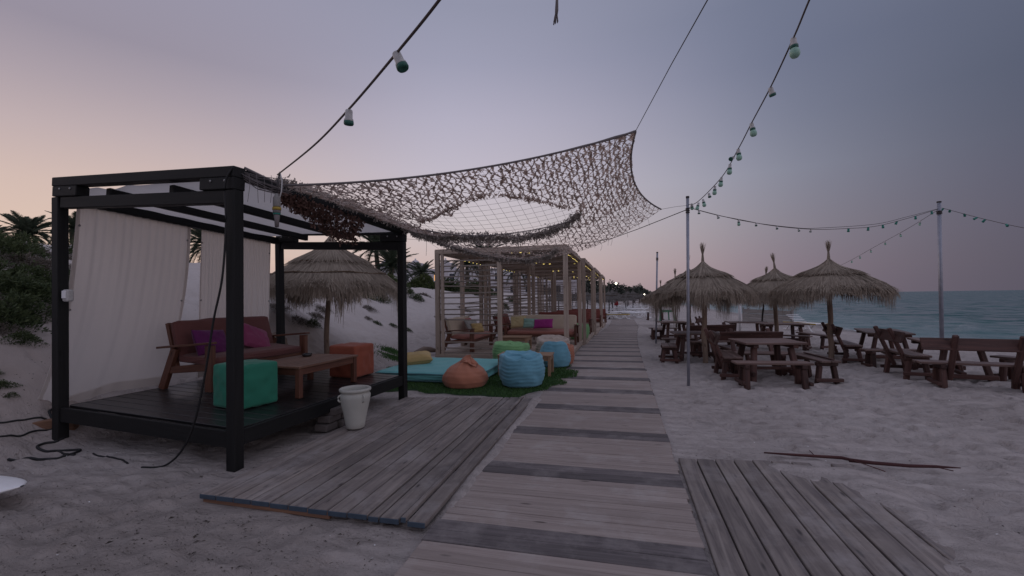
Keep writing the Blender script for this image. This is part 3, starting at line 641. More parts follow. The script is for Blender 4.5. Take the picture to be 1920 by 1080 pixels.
def table(label, cat, loc, rz, L_, W_, h_, mtop, mleg, nsl, leg=.06, group=None, ap=.075):
    t = thing('coffee_table', label, cat, loc, rz, group); w1 = W_/nsl
    for k in range(nsl): MB().beam((-W_/2+w1*(k+.5), -L_/2, h_-.013), (-W_/2+w1*(k+.5), L_/2, h_-.013), w1-.006, .024, bev=.003).build('top_slat', mtop, t)
    for sx in (-1, 1):
        for sy in (-1, 1): MB().beam((sx*(W_/2-leg*.75), sy*(L_/2-leg*.75), 0), (sx*(W_/2-leg*.75), sy*(L_/2-leg*.75), h_-.026), leg, leg).build('leg', mleg, t)
        MB().beam((sx*(W_/2-leg*.6), -L_/2+leg*1.3, h_-.028-ap/2), (sx*(W_/2-leg*.6), L_/2-leg*1.3, h_-.028-ap/2), .022, ap).build('apron', mleg, t)
        MB().beam((-W_/2+leg*1.3, sx*(L_/2-leg*.6), h_-.028-ap/2), (W_/2-leg*1.3, sx*(L_/2-leg*.6), h_-.028-ap/2), .022, ap).build('apron', mleg, t)
    return t
table('low slatted red-brown coffee table on the black deck', 'table', (-3.82, 4.80, .36), R_(-3), 1.06, .78, .355, M['tabletop'], M['teak'], 8)
t = thing('ashtray', 'small round black ashtray on the slatted coffee table', 'ashtray', (-4.0, 5.06, .7155))
MB().lathe([(.002, .0), (.052, .0), (.06, .012), (.06, .032), (.052, .036), (.047, .03), (.044, .012), (.002, .010)], 28).build('bowl', M['ash'], t)
b = MB()
for a in (.4, 2.5, 4.6): b.beam((.046*math.cos(a), .046*math.sin(a), .037), (.062*math.cos(a), .062*math.sin(a), .037), .012, .008)
b.build('rest_lug', M['ash'], t)
def pouf(label, m, loc, rz, s):
    o = soft(rbox(s, s, s, .028, 12, puff=.012, wr=.022, seed=int(abs(loc[0]*10))), 'cube_pouf', m, None, loc); o.rotation_euler = (0, 0, rz); tag(o, label, 'pouf')
    b = MB()
    h = s/2-.014
    for z in (h-.022,):
        pts = [(-h, -h-.008, z), (h, -h-.008, z), (h+.008, -h, z), (h+.008, h, z), (h, h+.008, z), (-h, h+.008, z), (-h-.008, h, z), (-h-.008, -h, z), (-h, -h-.008, z)]
        b.tube(pts, .004, 5)
    b.build('piping', m, o)
    for sx in (-1, 1):
        for sy in (-1, 1): MB().tube([(sx*(h-.001), sy*(h-.001), -h), (sx*(h+.002), sy*(h+.002), 0), (sx*(h-.001), sy*(h-.001), h-.02)], .0045, 5).build('seam', m, o)
    return o
pouf('sea green cube pouf at the front of the black deck', M['green'], (-3.875, 3.955, .355+.222), R_(-14), .44)
pouf('orange red cube pouf behind the coffee table', M['orange'], (-3.76, 5.70, .365+.222), R_(-5), .44)

# urn
u = thing('urn', 'whitewashed clay urn with small handles standing by the cabana', 'urn', (-2.80, 4.30, .076))
pr = [(.004, 0), (.088, 0), (.096, .008), (.104, .06), (.122, .16), (.142, .25), (.156, .32), (.158, .352), (.150, .366), (.140, .376), (.144, .386), (.160, .392), (.166, .404), (.164, .418), (.154, .424), (.144, .418), (.138, .40), (.136, .36), (.12, .24), (.09, .06), (.003, .05)]
MB().lathe([(r, z*1.0) for r, z in pr], 48).build('body', M['urn'], u)
for a in (-2.35, -.45, 1.9):
    c_, s_ = math.cos(a), math.sin(a); pts = []
    for k in range(9):
        th = -1.5+3.0*k/8; pts.append(((.146+.030*math.cos(th))*c_, (.146+.030*math.cos(th))*s_, .325+.034*math.sin(th)))
    MB().tube(pts, .0105, 8).build('handle', M['urn'], u)

# blocks under the deck
bp = thing('block_stack', 'stack of rough cement blocks propping the deck beside the urn', 'blocks', (-3.17, 4.52, 0), R_(88))
for x, z, l, r in ((-.17, .05, .20, 0), (.05, .045, .21, .05), (.24, .05, .15, -.06), (-.12, .135, .22, .04), (.12, .13, .22, -.05), (-.04, .205, .26, .03)):
    MB().box((0, 0, 0), (l, .16, .08), None, .012).build('block', M['block'], bp, (x, random.uniform(-.02, .02), z), r)
b = MB(); b.beam((-6.02, 3.42, .10), (-5.75, 3.62, .12), .12, .22, bev=.006); tag(b.build('timber_offcut', M['rawwood']), 'short raw timber offcut under the left corner of the cabana', 'timber')
sb = thing('switch_box', 'small white electrical box on the left post of the cabana', 'box', (-5.56, 3.42, 1.53), R_(-5))
MB().box((0, -.005, 0), (.085, .06, .125), None, .012).build('housing', M['socket'], sb)
MB().box((.0, -.04, .01), (.06, .012, .08), None, .005).build('cover', M['white'], sb)
rk = MB(); n = 22; th = np.linspace(0, math.pi, n); ph = np.linspace(0, 2*math.pi, n*2); T, Pp = np.meshgrid(th, ph, indexing='ij')
rr = 1+.35*(vn(T*2.2, np.cos(Pp)*1.6+3, 3)-.5)+.2*(vn(T*5, np.sin(Pp)*4, 4)-.5)
rk.grid(np.stack([.20*rr*np.sin(T)*np.cos(Pp), .17*rr*np.sin(T)*np.sin(Pp), .19*rr*np.cos(T)], 2)); tag(rk.build('rock', M['stone'], None, (-6.15, 6.95, hz(-6.15, 6.95)+.28)), 'brown rock on the sand slope behind the last curtain', 'rock')

# cables
def cable(label, pts, r, m=None, onsand=True, grp=None, sub=8):
    P = []
    pts = [np.array(p, float) for p in pts]
    for i in range(len(pts)-1):
        p0 = pts[max(0, i-1)]; p1 = pts[i]; p2 = pts[i+1]; p3 = pts[min(len(pts)-1, i+2)]
        for k in range(sub):
            s = k/sub; P.append(.5*((2*p1)+(-p0+p2)*s+(2*p0-5*p1+4*p2-p3)*s*s+(-p0+3*p1-3*p2+p3)*s**3))
    P.append(pts[-1])
    if onsand: P = [(q[0], q[1], hz(q[0], q[1])+r*.6) for q in P]
    b = MB(); b.tube(P, r, 7); return tag(b.build('cable', m or M['rubber']), label, 'cable', grp)
cable('black cable hanging from the front cabana post and trailing onto the sand', [(-3.20, 3.14, 2.6), (-3.27, 3.12, 2.45), (-3.26, 3.12, 2.11), (-3.30, 3.12, 1.65), (-3.39, 3.12, 1.29), (-3.48, 3.12, .83), (-3.59, 3.12, .42), (-3.73, 3.12, .16), (-3.91, 3.11, .018), (-4.10, 3.06, .008)], .009, None, False)
cable('looped thick black cable lying on the sand by the left post', [(-5.58, 2.97, 0), (-5.35, 3.03, 0), (-5.16, 3.14, 0), (-5.2, 3.3, 0), (-5.42, 3.22, 0), (-5.64, 3.22, 0), (-5.68, 3.30, 0), (-5.62, 3.42, 0), (-5.8, 3.5, 0), (-6.1, 3.58, 0), (-6.12, 3.72, 0), (-5.95, 3.8, 0)], .013)
cable('short tail of black cable reaching right from the loop', [(-5.40, 3.235, 0), (-5.25, 3.2, 0), (-5.08, 3.18, 0)], .011)
cable('black cable half buried in the sand before the deck', [(-4.94, 3.24, 0), (-4.8, 3.24, 0), (-4.65, 3.18, 0), (-4.48, 3.17, 0), (-4.31, 3.10, 0)], .008)
cable('upper of two thin dark cables leaving the picture at left', [(-6.5, 2.6, 0), (-6.25, 2.95, 0), (-6.11, 3.19, 0), (-6.06, 3.30, 0), (-6.03, 3.44, 0), (-5.9, 3.62, 0)], .010)
cable('lower of two thin dark cables leaving the picture at left', [(-6.2, 2.7, 0), (-5.95, 3.0, 0), (-5.90, 3.08, 0), (-5.88, 3.23, 0), (-5.89, 3.37, 0), (-5.8, 3.55, 0)], .010)

# white board at the lower left
b = MB(); n, k = 40, 20; P = np.zeros((n, k, 3))
for i in range(n):
    s = i/(n-1); hw = .36*max(1e-3, math.sin(math.pi*min(1, .001+s*.97)))**.55
    for j in range(k):
        a = j/(k-1)*2*math.pi; P[i, j] = (-(s)*2.3, hw*math.cos(a), .055*math.sin(a)*(max(1e-3, math.sin(math.pi*min(1, .001+s*.97)))**.4)+.05*(1-s)**4)
b.grid(P); sbd = tag(b.build('paddle_board', M['white']), 'rounded nose of a white board lying on the sand at lower left', 'board'); sbd.location = (-4.18, 2.30, .10); sbd.rotation_euler = (0, 0, R_(14))

# dead reed stem on the right sand
rd = thing('reed_stem', 'long dead reddish reed stem lying across the sand', 'reed')
def rz_(x, y, e=.022): return (x, y, .022+e-.008*(x-1.2))
MB().tube([rz_(x, y) for x, y in ((1.20, 4.40), (1.42, 4.395), (1.62, 4.40), (1.80, 4.405), (1.86, 4.36))], [.006, .011, .013, .014, .012], 7).build('stem', M['reed'], rd)
MB().tube([rz_(x, y, .018) for x, y in ((1.84, 4.37), (2.0, 4.34), (2.25, 4.33), (2.45, 4.36), (2.62, 4.37))], [.017, .015, .014, .012, .004], 7).build('stem', M['reed'], rd)
for q in (((1.6, 4.4), (1.6, 4.52)), ((1.86, 4.38), (1.98, 4.12)), ((2.42, 4.35), (2.5, 4.25))): MB().tube([rz_(*q[0]), rz_(*q[1], .03)], .004, 5).build('twig', M['reed'], rd)

# ================================================================== TURF LOUNGE
b = MB(); ring = []
n = 90
def turf_r(a):
    cx, cy = -2.75, 8.0; rx, ry = 1.83, 1.72; k = 1/((abs(math.cos(a))**4+abs(math.sin(a))**4)**.25)
    w_ = 1+.05*math.sin(5*a+1)+.04*math.sin(11*a)+.03*math.sin(19*a+2)
    return cx+rx*k*w_*math.cos(a), cy+ry*k*w_*math.sin(a)
def in_turf(x, y):
    a = math.atan2((y-8.0)/1.72, (x+2.75)/1.83); X_, Y_ = turf_r(a); return math.hypot(x+2.75, y-8.0) < math.hypot(X_+2.75, Y_-8.0)
P = np.zeros((14, n+1, 3))
for i in range(14):
    for j in range(n+1):
        x, y = turf_r(2*math.pi*j/n); x = -2.75+(x+2.75)*i/13; y = 8+(y-8)*i/13; P[i, j] = (x, y, .026+.004*(i < 13) - (.05 if i == 13 else 0))
b.grid(P); tf = tag(b.build('turf_mat', M['turfbase']), 'ragged green artificial turf mat under the beanbags', kind='structure')
Q = []
while len(Q) < 34000:
    x, y = random.uniform(-5.0, -.6), random.uniform(5.9, 10.1)
    if not in_turf(x, y): continue
    if -4.1 < x < -2.35 and y > 7.15 and y < 8.7: continue
    a = random.uniform(0, 6.28); h_ = random.uniform(.018, .04); wd = .005; dx, dy = wd*math.cos(a), wd*math.sin(a); lx, ly = random.gauss(0, .012), random.gauss(0, .012)
    Q.append([(x-dx, y-dy, .026), (x+dx, y+dy, .026), (x+lx+dx*.3, y+ly+dy*.3, .026+h_), (x+lx-dx*.3, y+ly-dy*.3, .026+h_)])
for cx, cy, r in ((-5.15, 9.6, .45), (-5.5, 10.1, .35)):
    for _ in range(1500):
        x, y = random.gauss(cx, r*.5), random.gauss(cy, r*.28); z = hz(x, y); a = random.uniform(0, 6.28); dx, dy = .006*math.cos(a), .006*math.sin(a); h_ = random.uniform(.02, .06)
        Q.append([(x-dx, y-dy, z), (x+dx, y+dy, z), (x+dx*.3, y+.02, z+h_), (x-dx*.3, y+.02, z+h_)])
b = MB(); b.quads(Q); tag(b.build('grass', M['grass']), 'short green artificial grass blades of the turf mat', kind='stuff')
mt = thing('mattress', 'thin turquoise floor mattress on the green turf', 'mattress', (-3.20, 7.86, .125), R_(-1))
soft(rbox(1.86, 1.84, .17, .05, 16, puff=.006, wr=.035, seed=9), 'cushion', M['turq'], mt, (0, 0, 0))
b = MB(); h_ = .895
for z in (.055, -.055): b.tube([(-h_, -.925, z), (h_, -.925, z), (.935, -h_, z), (.935, h_, z), (h_, .925, z), (-h_, .925, z), (-.935, h_, z), (-.935, -h_, z), (-h_, -.925, z)], .009, 6)
b.build('piping', M['turqedge'], mt)
pillow('ochre yellow pillow lying on the back corner of the turquoise mattress', 'pillow', M['yellow'], .62, .44, .22, (-3.82, 7.86, .305), (R_(8), R_(-5), R_(28)), 7)

def bag(label, m, loc, r, h_, kind, seed, rz=0):
    n, k = 64, 44; th = np.linspace(.0008, math.pi-.0008, k); ph = np.linspace(0, 2*math.pi, n+1); T, Pp = np.meshgrid(th, ph, indexing='ij')
    cx, cy = np.cos(Pp), np.sin(Pp); zc = -np.cos(T); rad = np.sin(T)
    if kind == 'sack':      # squat sack gathered to a folded neck
        prof_t = np.array([0, .25, .6, 1.1, 1.5, 1.9, 2.2, 2.45, 2.7, 2.95, 3.14]); pr_ = np.array([0, .62, .93, 1.02, .99, .86, .68, .48, .33, .32, .0]); pz = np.array([0, 0, .05, .24, .42, .58, .70, .80, .90, 1.08, 1.12])
    elif kind == 'drum':    # full bag with a slumped flat top and a rim crease
        prof_t = np.array([0, .22, .5, .9, 1.4, 1.9, 2.15, 2.3, 2.42, 2.6, 2.85, 3.1416]); pr_ = np.array([0, .62, .86, .98, 1.03, .99, .95, .90, .84, .62, .30, .0]); pz = np.array([0, 0, .07, .27, .54, .80, .93, 1.0, .99, .90, .90, .93])
    else:                   # seat bag with a raised back and hollow front
        prof_t = np.array([0, .22, .5, .9, 1.4, 1.8, 2.1, 2.4, 2.7, 3.0, 3.14]); pr_ = np.array([0, .66, .9, 1.0, .98, .88, .78, .62, .42, .2, .0]); pz = np.array([0, 0, .06, .28, .58, .80, .90, .88, .76, .68, .66])
    R = np.interp(T, prof_t, pr_); Zz = np.interp(T, prof_t, pz)
    up = np.clip((Zz-.3)/.7, 0, 1)
    wr = .07*(vn(cx*2.2+seed, cy*2.2+Zz*2.5, seed)-.5)+.04*(vn(cx*5+seed, cy*5+Zz*6, seed+1)-.5)*np.clip(Zz*4, 0, 1)
    fold = .05*up*np.sin(Pp*7+3*vn(cx*2, cy*2+Zz*2, seed+2))*np.clip(np.sin(T)*1.4, 0, 1)
    if kind == 'sack': fold = .085*np.clip((Zz-.45)/.5, 0, 1)*np.sin(Pp*9+4*vn(cx*1.5, cy*1.5, seed+2))
    hor = .034*np.sin(Zz*52+5*vn(cx*2.5, cy*2.5, seed+4))*(vn(cx*3, cy*3+Zz*4, seed+6))*np.clip(np.sin(T), 0, 1)*(1 if kind != 'sack' else .3)
    if kind == 'drum': fold = fold*.4+.045*np.clip((Zz-.82)/.15, 0, 1)*np.sin(Pp*6+seed+5*vn(cx*1.3, cy*1.3, seed+8))*np.clip(1.0-R, 0, .5)*2
    R2 = R*(1+wr*1.2+fold+hor)
    X = r*R2*cx; Y = r*R2*cy; Z = h_*(Zz+up*(.10*(vn(cx*1.6+seed, cy*1.6, seed+3)-.5)+.05*(vn(cx*5, cy*5, seed+5)-.5)*(R < .95)))
    if kind == 'sack': k2 = np.clip((Zz-.7)/.35, 0, 1); X = X+r*.34*k2*k2; Z = Z-h_*.16*k2**3*np.clip(1+cx, 0, 2)
    if kind == 'drum': Z = Z+h_*.12*up*np.clip(1.05-R, 0, 1)*np.sin(Pp*5+seed+4*vn(cx*2, cy*2, seed+9))*np.clip(R*2.2, 0, 1)+h_*.07*up*cy
    if kind == 'seat': Z = Z+h_*.22*up*cy-h_*.20*np.clip(-cy, 0, 1)*up*np.clip(1.1-R, 0, 1); Y = Y+r*.10*up
    b = MB(); b.grid(np.stack([X, Y, Z], 2)[:, ::-1]); o = b.build('beanbag', m, None, loc, rz); tag(o, label, 'beanbag')
    pts = [(r*1.012*float(np.interp(t_, prof_t, pr_))*math.cos(.9), r*1.012*float(np.interp(t_, prof_t, pr_))*math.sin(.9), h_*float(np.interp(t_, prof_t, pz))) for t_ in np.linspace(.3, 2.0, 12)]
    MB().tube(pts, .006, 5).build('seam', m, o); return o
bag('faded coral beanbag with a knotted neck in front of the turquoise mattress', M['coral'], (-2.47, 6.86, .03), .355, .44, 'sack', 11, R_(-20))
bag('large sky blue beanbag at the front edge of the turf', M['sky'], (-1.57, 7.02, .03), .36, .50, 'drum', 21, R_(30))
bag('sky blue beanbag with a hollow seat behind the pine table', M['sky'], (-1.33, 9.05, .03), .31, .50, 'seat', 33, R_(185))
bag('leaf green beanbag slumped behind the pine table', M['lime'], (-2.30, 9.30, .03), .40, .44, 'drum', 41, R_(70))
bag('beige printed beanbag in front of the pergola sofa', M['beige'], (-1.50, 9.95, .03), .38, .50, 'drum', 51, R_(10))
bag('coral beanbag mostly hidden behind the blue one by the boardwalk', M['coral'], (-1.22, 9.62, .0), .22, .40, 'drum', 61)
table('small plain pine table between the two sky blue beanbags', 'table', (-1.72, 8.08, .026), R_(92), .98, .52, .385, M['pine'], M['pine'], 1, .05)
b = MB(); b.tube([(-5.15, 10.55, .06), (-5.0, 10.75, .12), (-4.9, 10.95, .10), (-4.78, 11.1, .05)], [.05, .085, .075, .04], 8); tag(b.build('driftwood', M['stone']), 'grey driftwood lump on the sand left of the pergola', 'driftwood')
# ================================================================== CAMOUFLAGE NET
nA, nB, nC, nD = (np.array(q) for q in ((-2.95, 3.45, 2.49), (.185, 5.05, 3.24), (.61, 7.12, 2.75), (-3.05, 5.93, 2.50)))
def NS(u, v):
    p_ = (nA*(1-u)+nB*u)*(1-v)+(nD*(1-u)+nC*u)*v
    sag = (.13+.49*max(v, 0)**1.3)*4*u*(1-u)+.10*4*v*(1-v)*min(1, 3*u)*(1-u*.3); e = max(0, (u-.55)/.45)**2
    return p_-np.array((.20*e*4*v*(1-v), 0, sag))
HOLE = [(.17, .50), (.28, .365), (.38, .25), (.46, .20), (.52, .21), (.61, .30), (.74, .49), (.73, .56), (.68, .60), (.59, .64), (.49, .64), (.38, .60), (.28, .56), (.19, .54)]
def in_hole(u, v):
    c = False; n = len(HOLE)
    for i in range(n):
        (x1, y1), (x2, y2) = HOLE[i], HOLE[i-1]
        if (y1 > v) != (y2 > v) and u < (x2-x1)*(v-y1)/(y2-y1)+x1: c = not c
    return c
def in_hole2(u, v): return in_hole(u+.03*(vn(u*22, v*16, 61)-.5)*2, v+.04*(vn(u*22, v*16, 62)-.5)*2)
net = thing('camouflage_net', 'tattered camouflage net with a hole stretched from cabana to pole', 'net')
b = MB()
for u in np.linspace(0, 1, 33): b.tube([NS(u, v) for v in np.linspace(0, 1, 15)], .0016, 3, False)
for v in np.linspace(0, 1, 23): b.tube([NS(u, v) for u in np.linspace(0, 1, 27)], .0016, 3, False)
tag(b.build('netting', M['net'], net), kind='stuff')
def ribbon(Q, Lc, p, q, wd, nrm_, tone):
    p = np.array(p); q = np.array(q); d = q-p; ln = np.linalg.norm(d)
    if ln < 1e-4: return
    s = np.cross(d/ln, nrm_); s /= np.linalg.norm(s)+1e-9; mid = (p+q)/2+RNG.normal(0, wd*.25, 3)
    w0, w1, w2 = wd*random.uniform(.6, 1.1), wd*random.uniform(.7, 1.5), wd*random.uniform(.5, 1.1); tw = nrm_*random.uniform(-.6, .6)*wd
    for a, c, wa, wc in ((p, mid, w0, w1), (mid, q, w1, w2)):
        Q.append([a-s*wa/2-tw, a+s*wa/2+tw, c+s*wc/2-tw, c-s*wc/2+tw]); Lc += [(0, tone, 0)]*4
def garn(u0, u1, nu, nv, vlim, dens=1., wd=.0195):
    Q, Lc = [], []; un = np.linspace(u0, u1, nu); vs = np.linspace(.0, 1, nv); up = np.array((0, 0, 1.))
    J = RNG.normal(0, .0030, (nu, nv, 2))
    def pt(i, j): return NS(min(1, max(0, un[i]+J[i, j, 0])), min(1, max(0, vs[j]+J[i, j, 1])))
    for i in range(nu):
        for j in range(nv-1):
            u, v = un[i], vs[j]
            if in_hole2(u, v+.5/nv) or not vlim(u, v): continue
            wf = 1 if v < .66 else .62
            if random.random() < .97*dens: ribbon(Q, Lc, pt(i, j), pt(i, j+1), wd*wf*random.choice((.9, 1.5, 2.0, 1.2)), up, random.random())
            if i < nu-1 and not in_hole2(un[i+1], v) and random.random() < .95*dens:
                a, c = (pt(i, j), pt(i+1, j+1)) if (i+j) % 2 else (pt(i, j+1), pt(i+1, j)); ribbon(Q, Lc, a, c, wd*.92*wf, up, random.random())
                if v > .55 and random.random() < .5: ribbon(Q, Lc, pt(i, j), pt(i+1, j), wd*.5, up, random.random())
    return Q, Lc
Q, Lc = garn(0, 1, 58, 36, lambda u, v: not (v > .70 and u < .62 and random.random() < (.6 if u < .28 else .38)))
b = MB(); b.quads(Q, Lc); tag(b.build('garnish', M['garnish'], net), kind='stuff')
def roll(path, rad, n, m, nm, taper=None):
    P = [NS(u, v) if not isinstance(u, np.ndarray) else u for u, v in path] if len(path[0]) == 2 else [np.array(p_, float) for p_ in path]
    Q, Lc = [], []
    seg = np.array([np.linalg.norm(P[i+1]-P[i]) for i in range(len(P)-1)]); cum = np.concatenate([[0], np.cumsum(seg)])
    for _ in range(n):
        t = random.uniform(0, cum[-1]); k = min(len(seg)-1, int(np.searchsorted(cum, t))-1 if t > 0 else 0); k = max(0, k)
        f = (t-cum[k])/seg[k]; c = P[k]*(1-f)+P[k+1]*f; rr = rad*(taper(t/cum[-1]) if taper else 1)
        c = c+RNG.normal(0, 1, 3)*rr*.5+np.array((0, 0, -abs(random.gauss(0, .25))*rr)); d = RNG.normal(0, 1, 3); d /= np.linalg.norm(d); s = np.cross(d, RNG.normal(0, 1, 3)); s /= np.linalg.norm(s)
        l, w_ = random.uniform(.018, .05), random.uniform(.008, .02)
        Q.append([c-s*w_/2, c+s*w_/2, c+d*l+s*w_*.4, c+d*l-s*w_*.4]); Lc += [(0, random.random(), 0)]*4
    b = MB(); b.quads(Q, Lc); return tag(b.build(nm, M[m], net), kind='stuff')
roll([(0, .98), (.10, .80), (.22, .685), (.30, .61), (.40, .605), (.49, .645), (.59, .635), (.68, .60), (.745, .53)], .050, 4800, 'garnroll', 'bunched_garnish', lambda s: .7+.5*math.sin(s*3.1)+.15*math.sin(s*40))
roll([(.02, 1), (.15, .93), (.25, .95), (.38, 1.0), (.47, 1.02), (.55, .98), (.60, .88)], .040, 3000, 'garnroll', 'bunched_garnish', lambda s: .8+.3*math.sin(s*25))
roll([(.20, .46), (.28, .36), (.38, .24), (.46, .195), (.52, .205), (.61, .29), (.72, .45)], .016, 600, 'garnish', 'frayed_garnish')
roll([(-3.06, 3.50, 2.56), (-3.0, 3.9, 2.55), (-3.0, 4.5, 2.53), (-3.0, 5.2, 2.51), (-3.04, 5.95, 2.49)], .045, 2300, 'garnroll', 'bunched_garnish', lambda s: .75+.35*math.sin(s*19))
Q, Lc = [], []                                        # brown flap hanging inside the side beam
for _ in range(2200):
    s = random.random(); t = random.random()*(1-abs(s-.72)*.9)
    c = np.array((-3.06-.16*t, 3.55+1.35*s, 2.44-.03*s-.30*t*(.35+s*.8)))+RNG.normal(0, .02, 3); d = RNG.normal(0, 1, 3); d /= np.linalg.norm(d); q = np.cross(d, RNG.normal(0, 1, 3)); q /= np.linalg.norm(q)
    l, w_ = random.uniform(.02, .05), random.uniform(.012, .026); Q.append([c-q*w_/2, c+q*w_/2, c+d*l+q*w_*.4, c+d*l-q*w_*.4]); Lc += [(0, random.random(), 0)]*4
b = MB(); b.quads(Q, Lc); tag(b.build('hanging_flap', M['garnbrown'], net), kind='stuff')
b = MB(); b.tube([NS(u, 0)+np.array((0, 0, .004)) for u in np.linspace(-.0, 1, 30)], [.011+.010*max(0, (i-20)/10)*math.sin(i) ** 2 for i in range(30)], 6); b.build('edge_rope', M['rope'], net)
MB().tube([NS(1, v) for v in np.linspace(0, 1, 20)], .011, 6).build('edge_rope', M['rope'], net)
MB().tube([NS(u, .56)-np.array((0, 0, .02)) for u in np.linspace(.2, .74, 24)], .007, 5).build('cross_rope', M['rope'], net)
Q = [nA+np.array((-.25, -.2, .13)), nA+np.array((-.1, -.05, .04)), nA]; MB().tube(Q, .012, 6).build('corner_tie', M['rope'], net)
b = MB()
for k in range(16):
    a = np.array((-3.27, 3.17, 2.6)); e = np.array((-3.0+random.uniform(-.06, .12), 3.36+random.uniform(-.1, .2), 2.50+random.uniform(-.09, .05))); mid = (a+e)/2-np.array((0, 0, random.uniform(.0, .07))); b.tube([a, mid, e], .0028, 4)
for k in range(5):
    a = np.array((-3.15+.05*k, 3.25+.03*k, 2.56)); b.tube([a, a+np.array((.01, 0, -.10)), a+np.array((random.uniform(-.02, .03), .0, -.17-random.uniform(0, .1)))], .0025, 4)
tag(b.build('frayed_strands', M['rope'], net), kind='stuff')
b = MB()
for k in range(26):
    u, v = random.uniform(.05, .95), random.choice((0.995, .995, random.uniform(.9, 1))); a = NS(u, v); b.tube([a, a+np.array((random.uniform(-.02, .02), 0, -.04)), a+np.array((random.uniform(-.03, .03), 0, -random.uniform(.05, .12)))], .002, 3)
tag(b.build('loose_threads', M['rope'], net), kind='stuff')

def wire(label, pts, r, m, cat='wire', name='wire', group=None):
    b = MB(); b.tube(pts, r, 5); return tag(b.build(name, M[m], None), label, cat, group)
wire('thin guy line from the high net corner up over the camera', [(.185, 5.06, 3.25), (.39, 3.46, 3.15), (.48, 2.55, 3.03), (.52, 2.05, 2.96), (.9, -1.5, 3.1)], .0035, 'wire', 'guy line', 'guy_line')
wire('thin guy line from the low net corner to the nearest metal pole', [(.61, 7.12, 2.75), (.86, 7.4, 2.83), (1.07, 7.62, 2.88)], .0025, 'wire', 'guy line', 'guy_line')
wire('sagging black cable from the nearest metal pole to the pergola corner', [(1.05, 7.66, 2.82), (.75, 8.35, 2.80), (.35, 9.0, 2.74), (-.2, 9.75, 2.66), (-1.2, 10.33, 2.60)], .007, 'wire', 'cable', 'cable')
wire('faint wire from the cabana back corner to the pergola', [(-3.10, 6.0, 2.33), (-3.36, 7.4, 2.48), (-4.35, 10.3, 2.66)], .0022, 'wire')
wire('short loose wire end dangling in the gap left of the pergola', [(-3.41, 7.5, 2.48), (-3.41, 7.5, 2.36), (-3.42, 7.5, 2.22)], .003, 'wire')
fr = thing('rope_end', 'frayed rope end dangling from above at the top of the view', 'rope')
MB().tube([(-.25, 2.17, 4.6), (-.27, 2.17, 3.1), (-.28, 2.17, 2.93), (-.283, 2.17, 2.86), (-.286, 2.17, 2.83)], [.004, .004, .006, .009, .007], 6).build('rope', M['rope'], fr)
b = MB()
for k in range(9):
    x = random.uniform(-.016, .014); b.tube([(-.284, 2.17, 2.86), (-.286+x*.6, 2.17+random.uniform(-.01, .01), 2.82), (-.288+x, 2.17, 2.785+random.uniform(-.01, .02))], .0028, 4)
tag(b.build('frayed_fibres', M['rope'], fr), kind='stuff')

# ================================================================== POLES AND STRING LIGHTS
def mpole(label, x, y, h_, r, lean=(0, 0)):
    z = hz(x, y); t = thing('metal_pole', label, 'pole', (x, y, z)); b = MB()
    b.tube([(0, 0, -.2), (lean[0]*.5, lean[1]*.5, h_*.5), (lean[0], lean[1], h_)], r, 10); b.build('shaft', M['metal'], t)
    b = MB(); b.lathe([(.001, -.01), (r*1.12, -.01), (r*1.12, .02), (.001, .024)], 10, (lean[0], lean[1], h_)); b.build('cap', M['wire'], t)
    b = MB()
    for k in range(3): b.lathe([(r, -.012), (r*1.35, -.008), (r*1.35, .008), (r, .012)], 10, (lean[0]*.94, lean[1]*.94, h_*.94-.03*k))
    b.build('wire_wrap', M['wire'], t); return t
mpole('tall galvanised pole standing nearest, just right of the boardwalk', 1.01, 7.62, 3.02, .024, (.05, 0))
mpole('galvanised pole in the sand behind the right-hand tables', 7.50, 13.0, 3.70, .042, (.04, 0))
mpole('shorter galvanised pole farther back beside the boardwalk', 1.04, 15.0, 2.9, .028, (.10, 0))
sock_me = MB().lathe([(.002, .0), (.013, .0), (.016, -.006), (.0165, -.036), (.021, -.040), (.021, -.050), (.018, -.054), (.018, -.062), (.003, -.060)], 14).mesh('socket', M['socket'])
sockt_me = MB().lathe([(.002, .0), (.017, .0), (.021, -.008), (.0215, -.05), (.026, -.055), (.026, -.07), (.022, -.078), (.003, -.076)], 12).mesh('socket', M['tealsock'])
rim_me = MB().lathe([(.0185, -.046), (.0225, -.047), (.0225, -.060), (.0195, -.0645), (.004, -.0635), (.004, -.062)], 14).mesh('green_rim', M['sockgreen'])
bulb_me = MB().lathe([(.003, -.058), (.016, -.060), (.020, -.066), (.026, -.078), (.0285, -.092), (.026, -.106), (.018, -.117), (.002, -.121)], 18).mesh('bulb', M['bulb'])
big_me = MB().lathe([(.002, .0), (.0165, .0), (.019, -.006), (.0195, -.044), (.024, -.050), (.0245, -.058), (.022, -.062), (.003, -.06)], 18).mesh('socket', M['socket'])
bigrim_me = MB().lathe([(.0235, -.0585), (.0255, -.059), (.0265, -.072), (.023, -.079), (.014, -.078), (.002, -.070)], 18).mesh('green_rim', M['sockgreen'])
def smooth(pts, sub=10):
    pts = [np.array(p_, float) for p_ in pts]; P = []
    for i in range(len(pts)-1):
        p0 = pts[max(0, i-1)]; p1 = pts[i]; p2 = pts[i+1]; p3 = pts[min(len(pts)-1, i+2)]
        for k in range(sub):
            s = k/sub; P.append(.5*((2*p1)+(-p0+p2)*s+(2*p0-5*p1+4*p2-p3)*s*s+(-p0+3*p1-3*p2+p3)*s**3))
    P.append(pts[-1]); return P
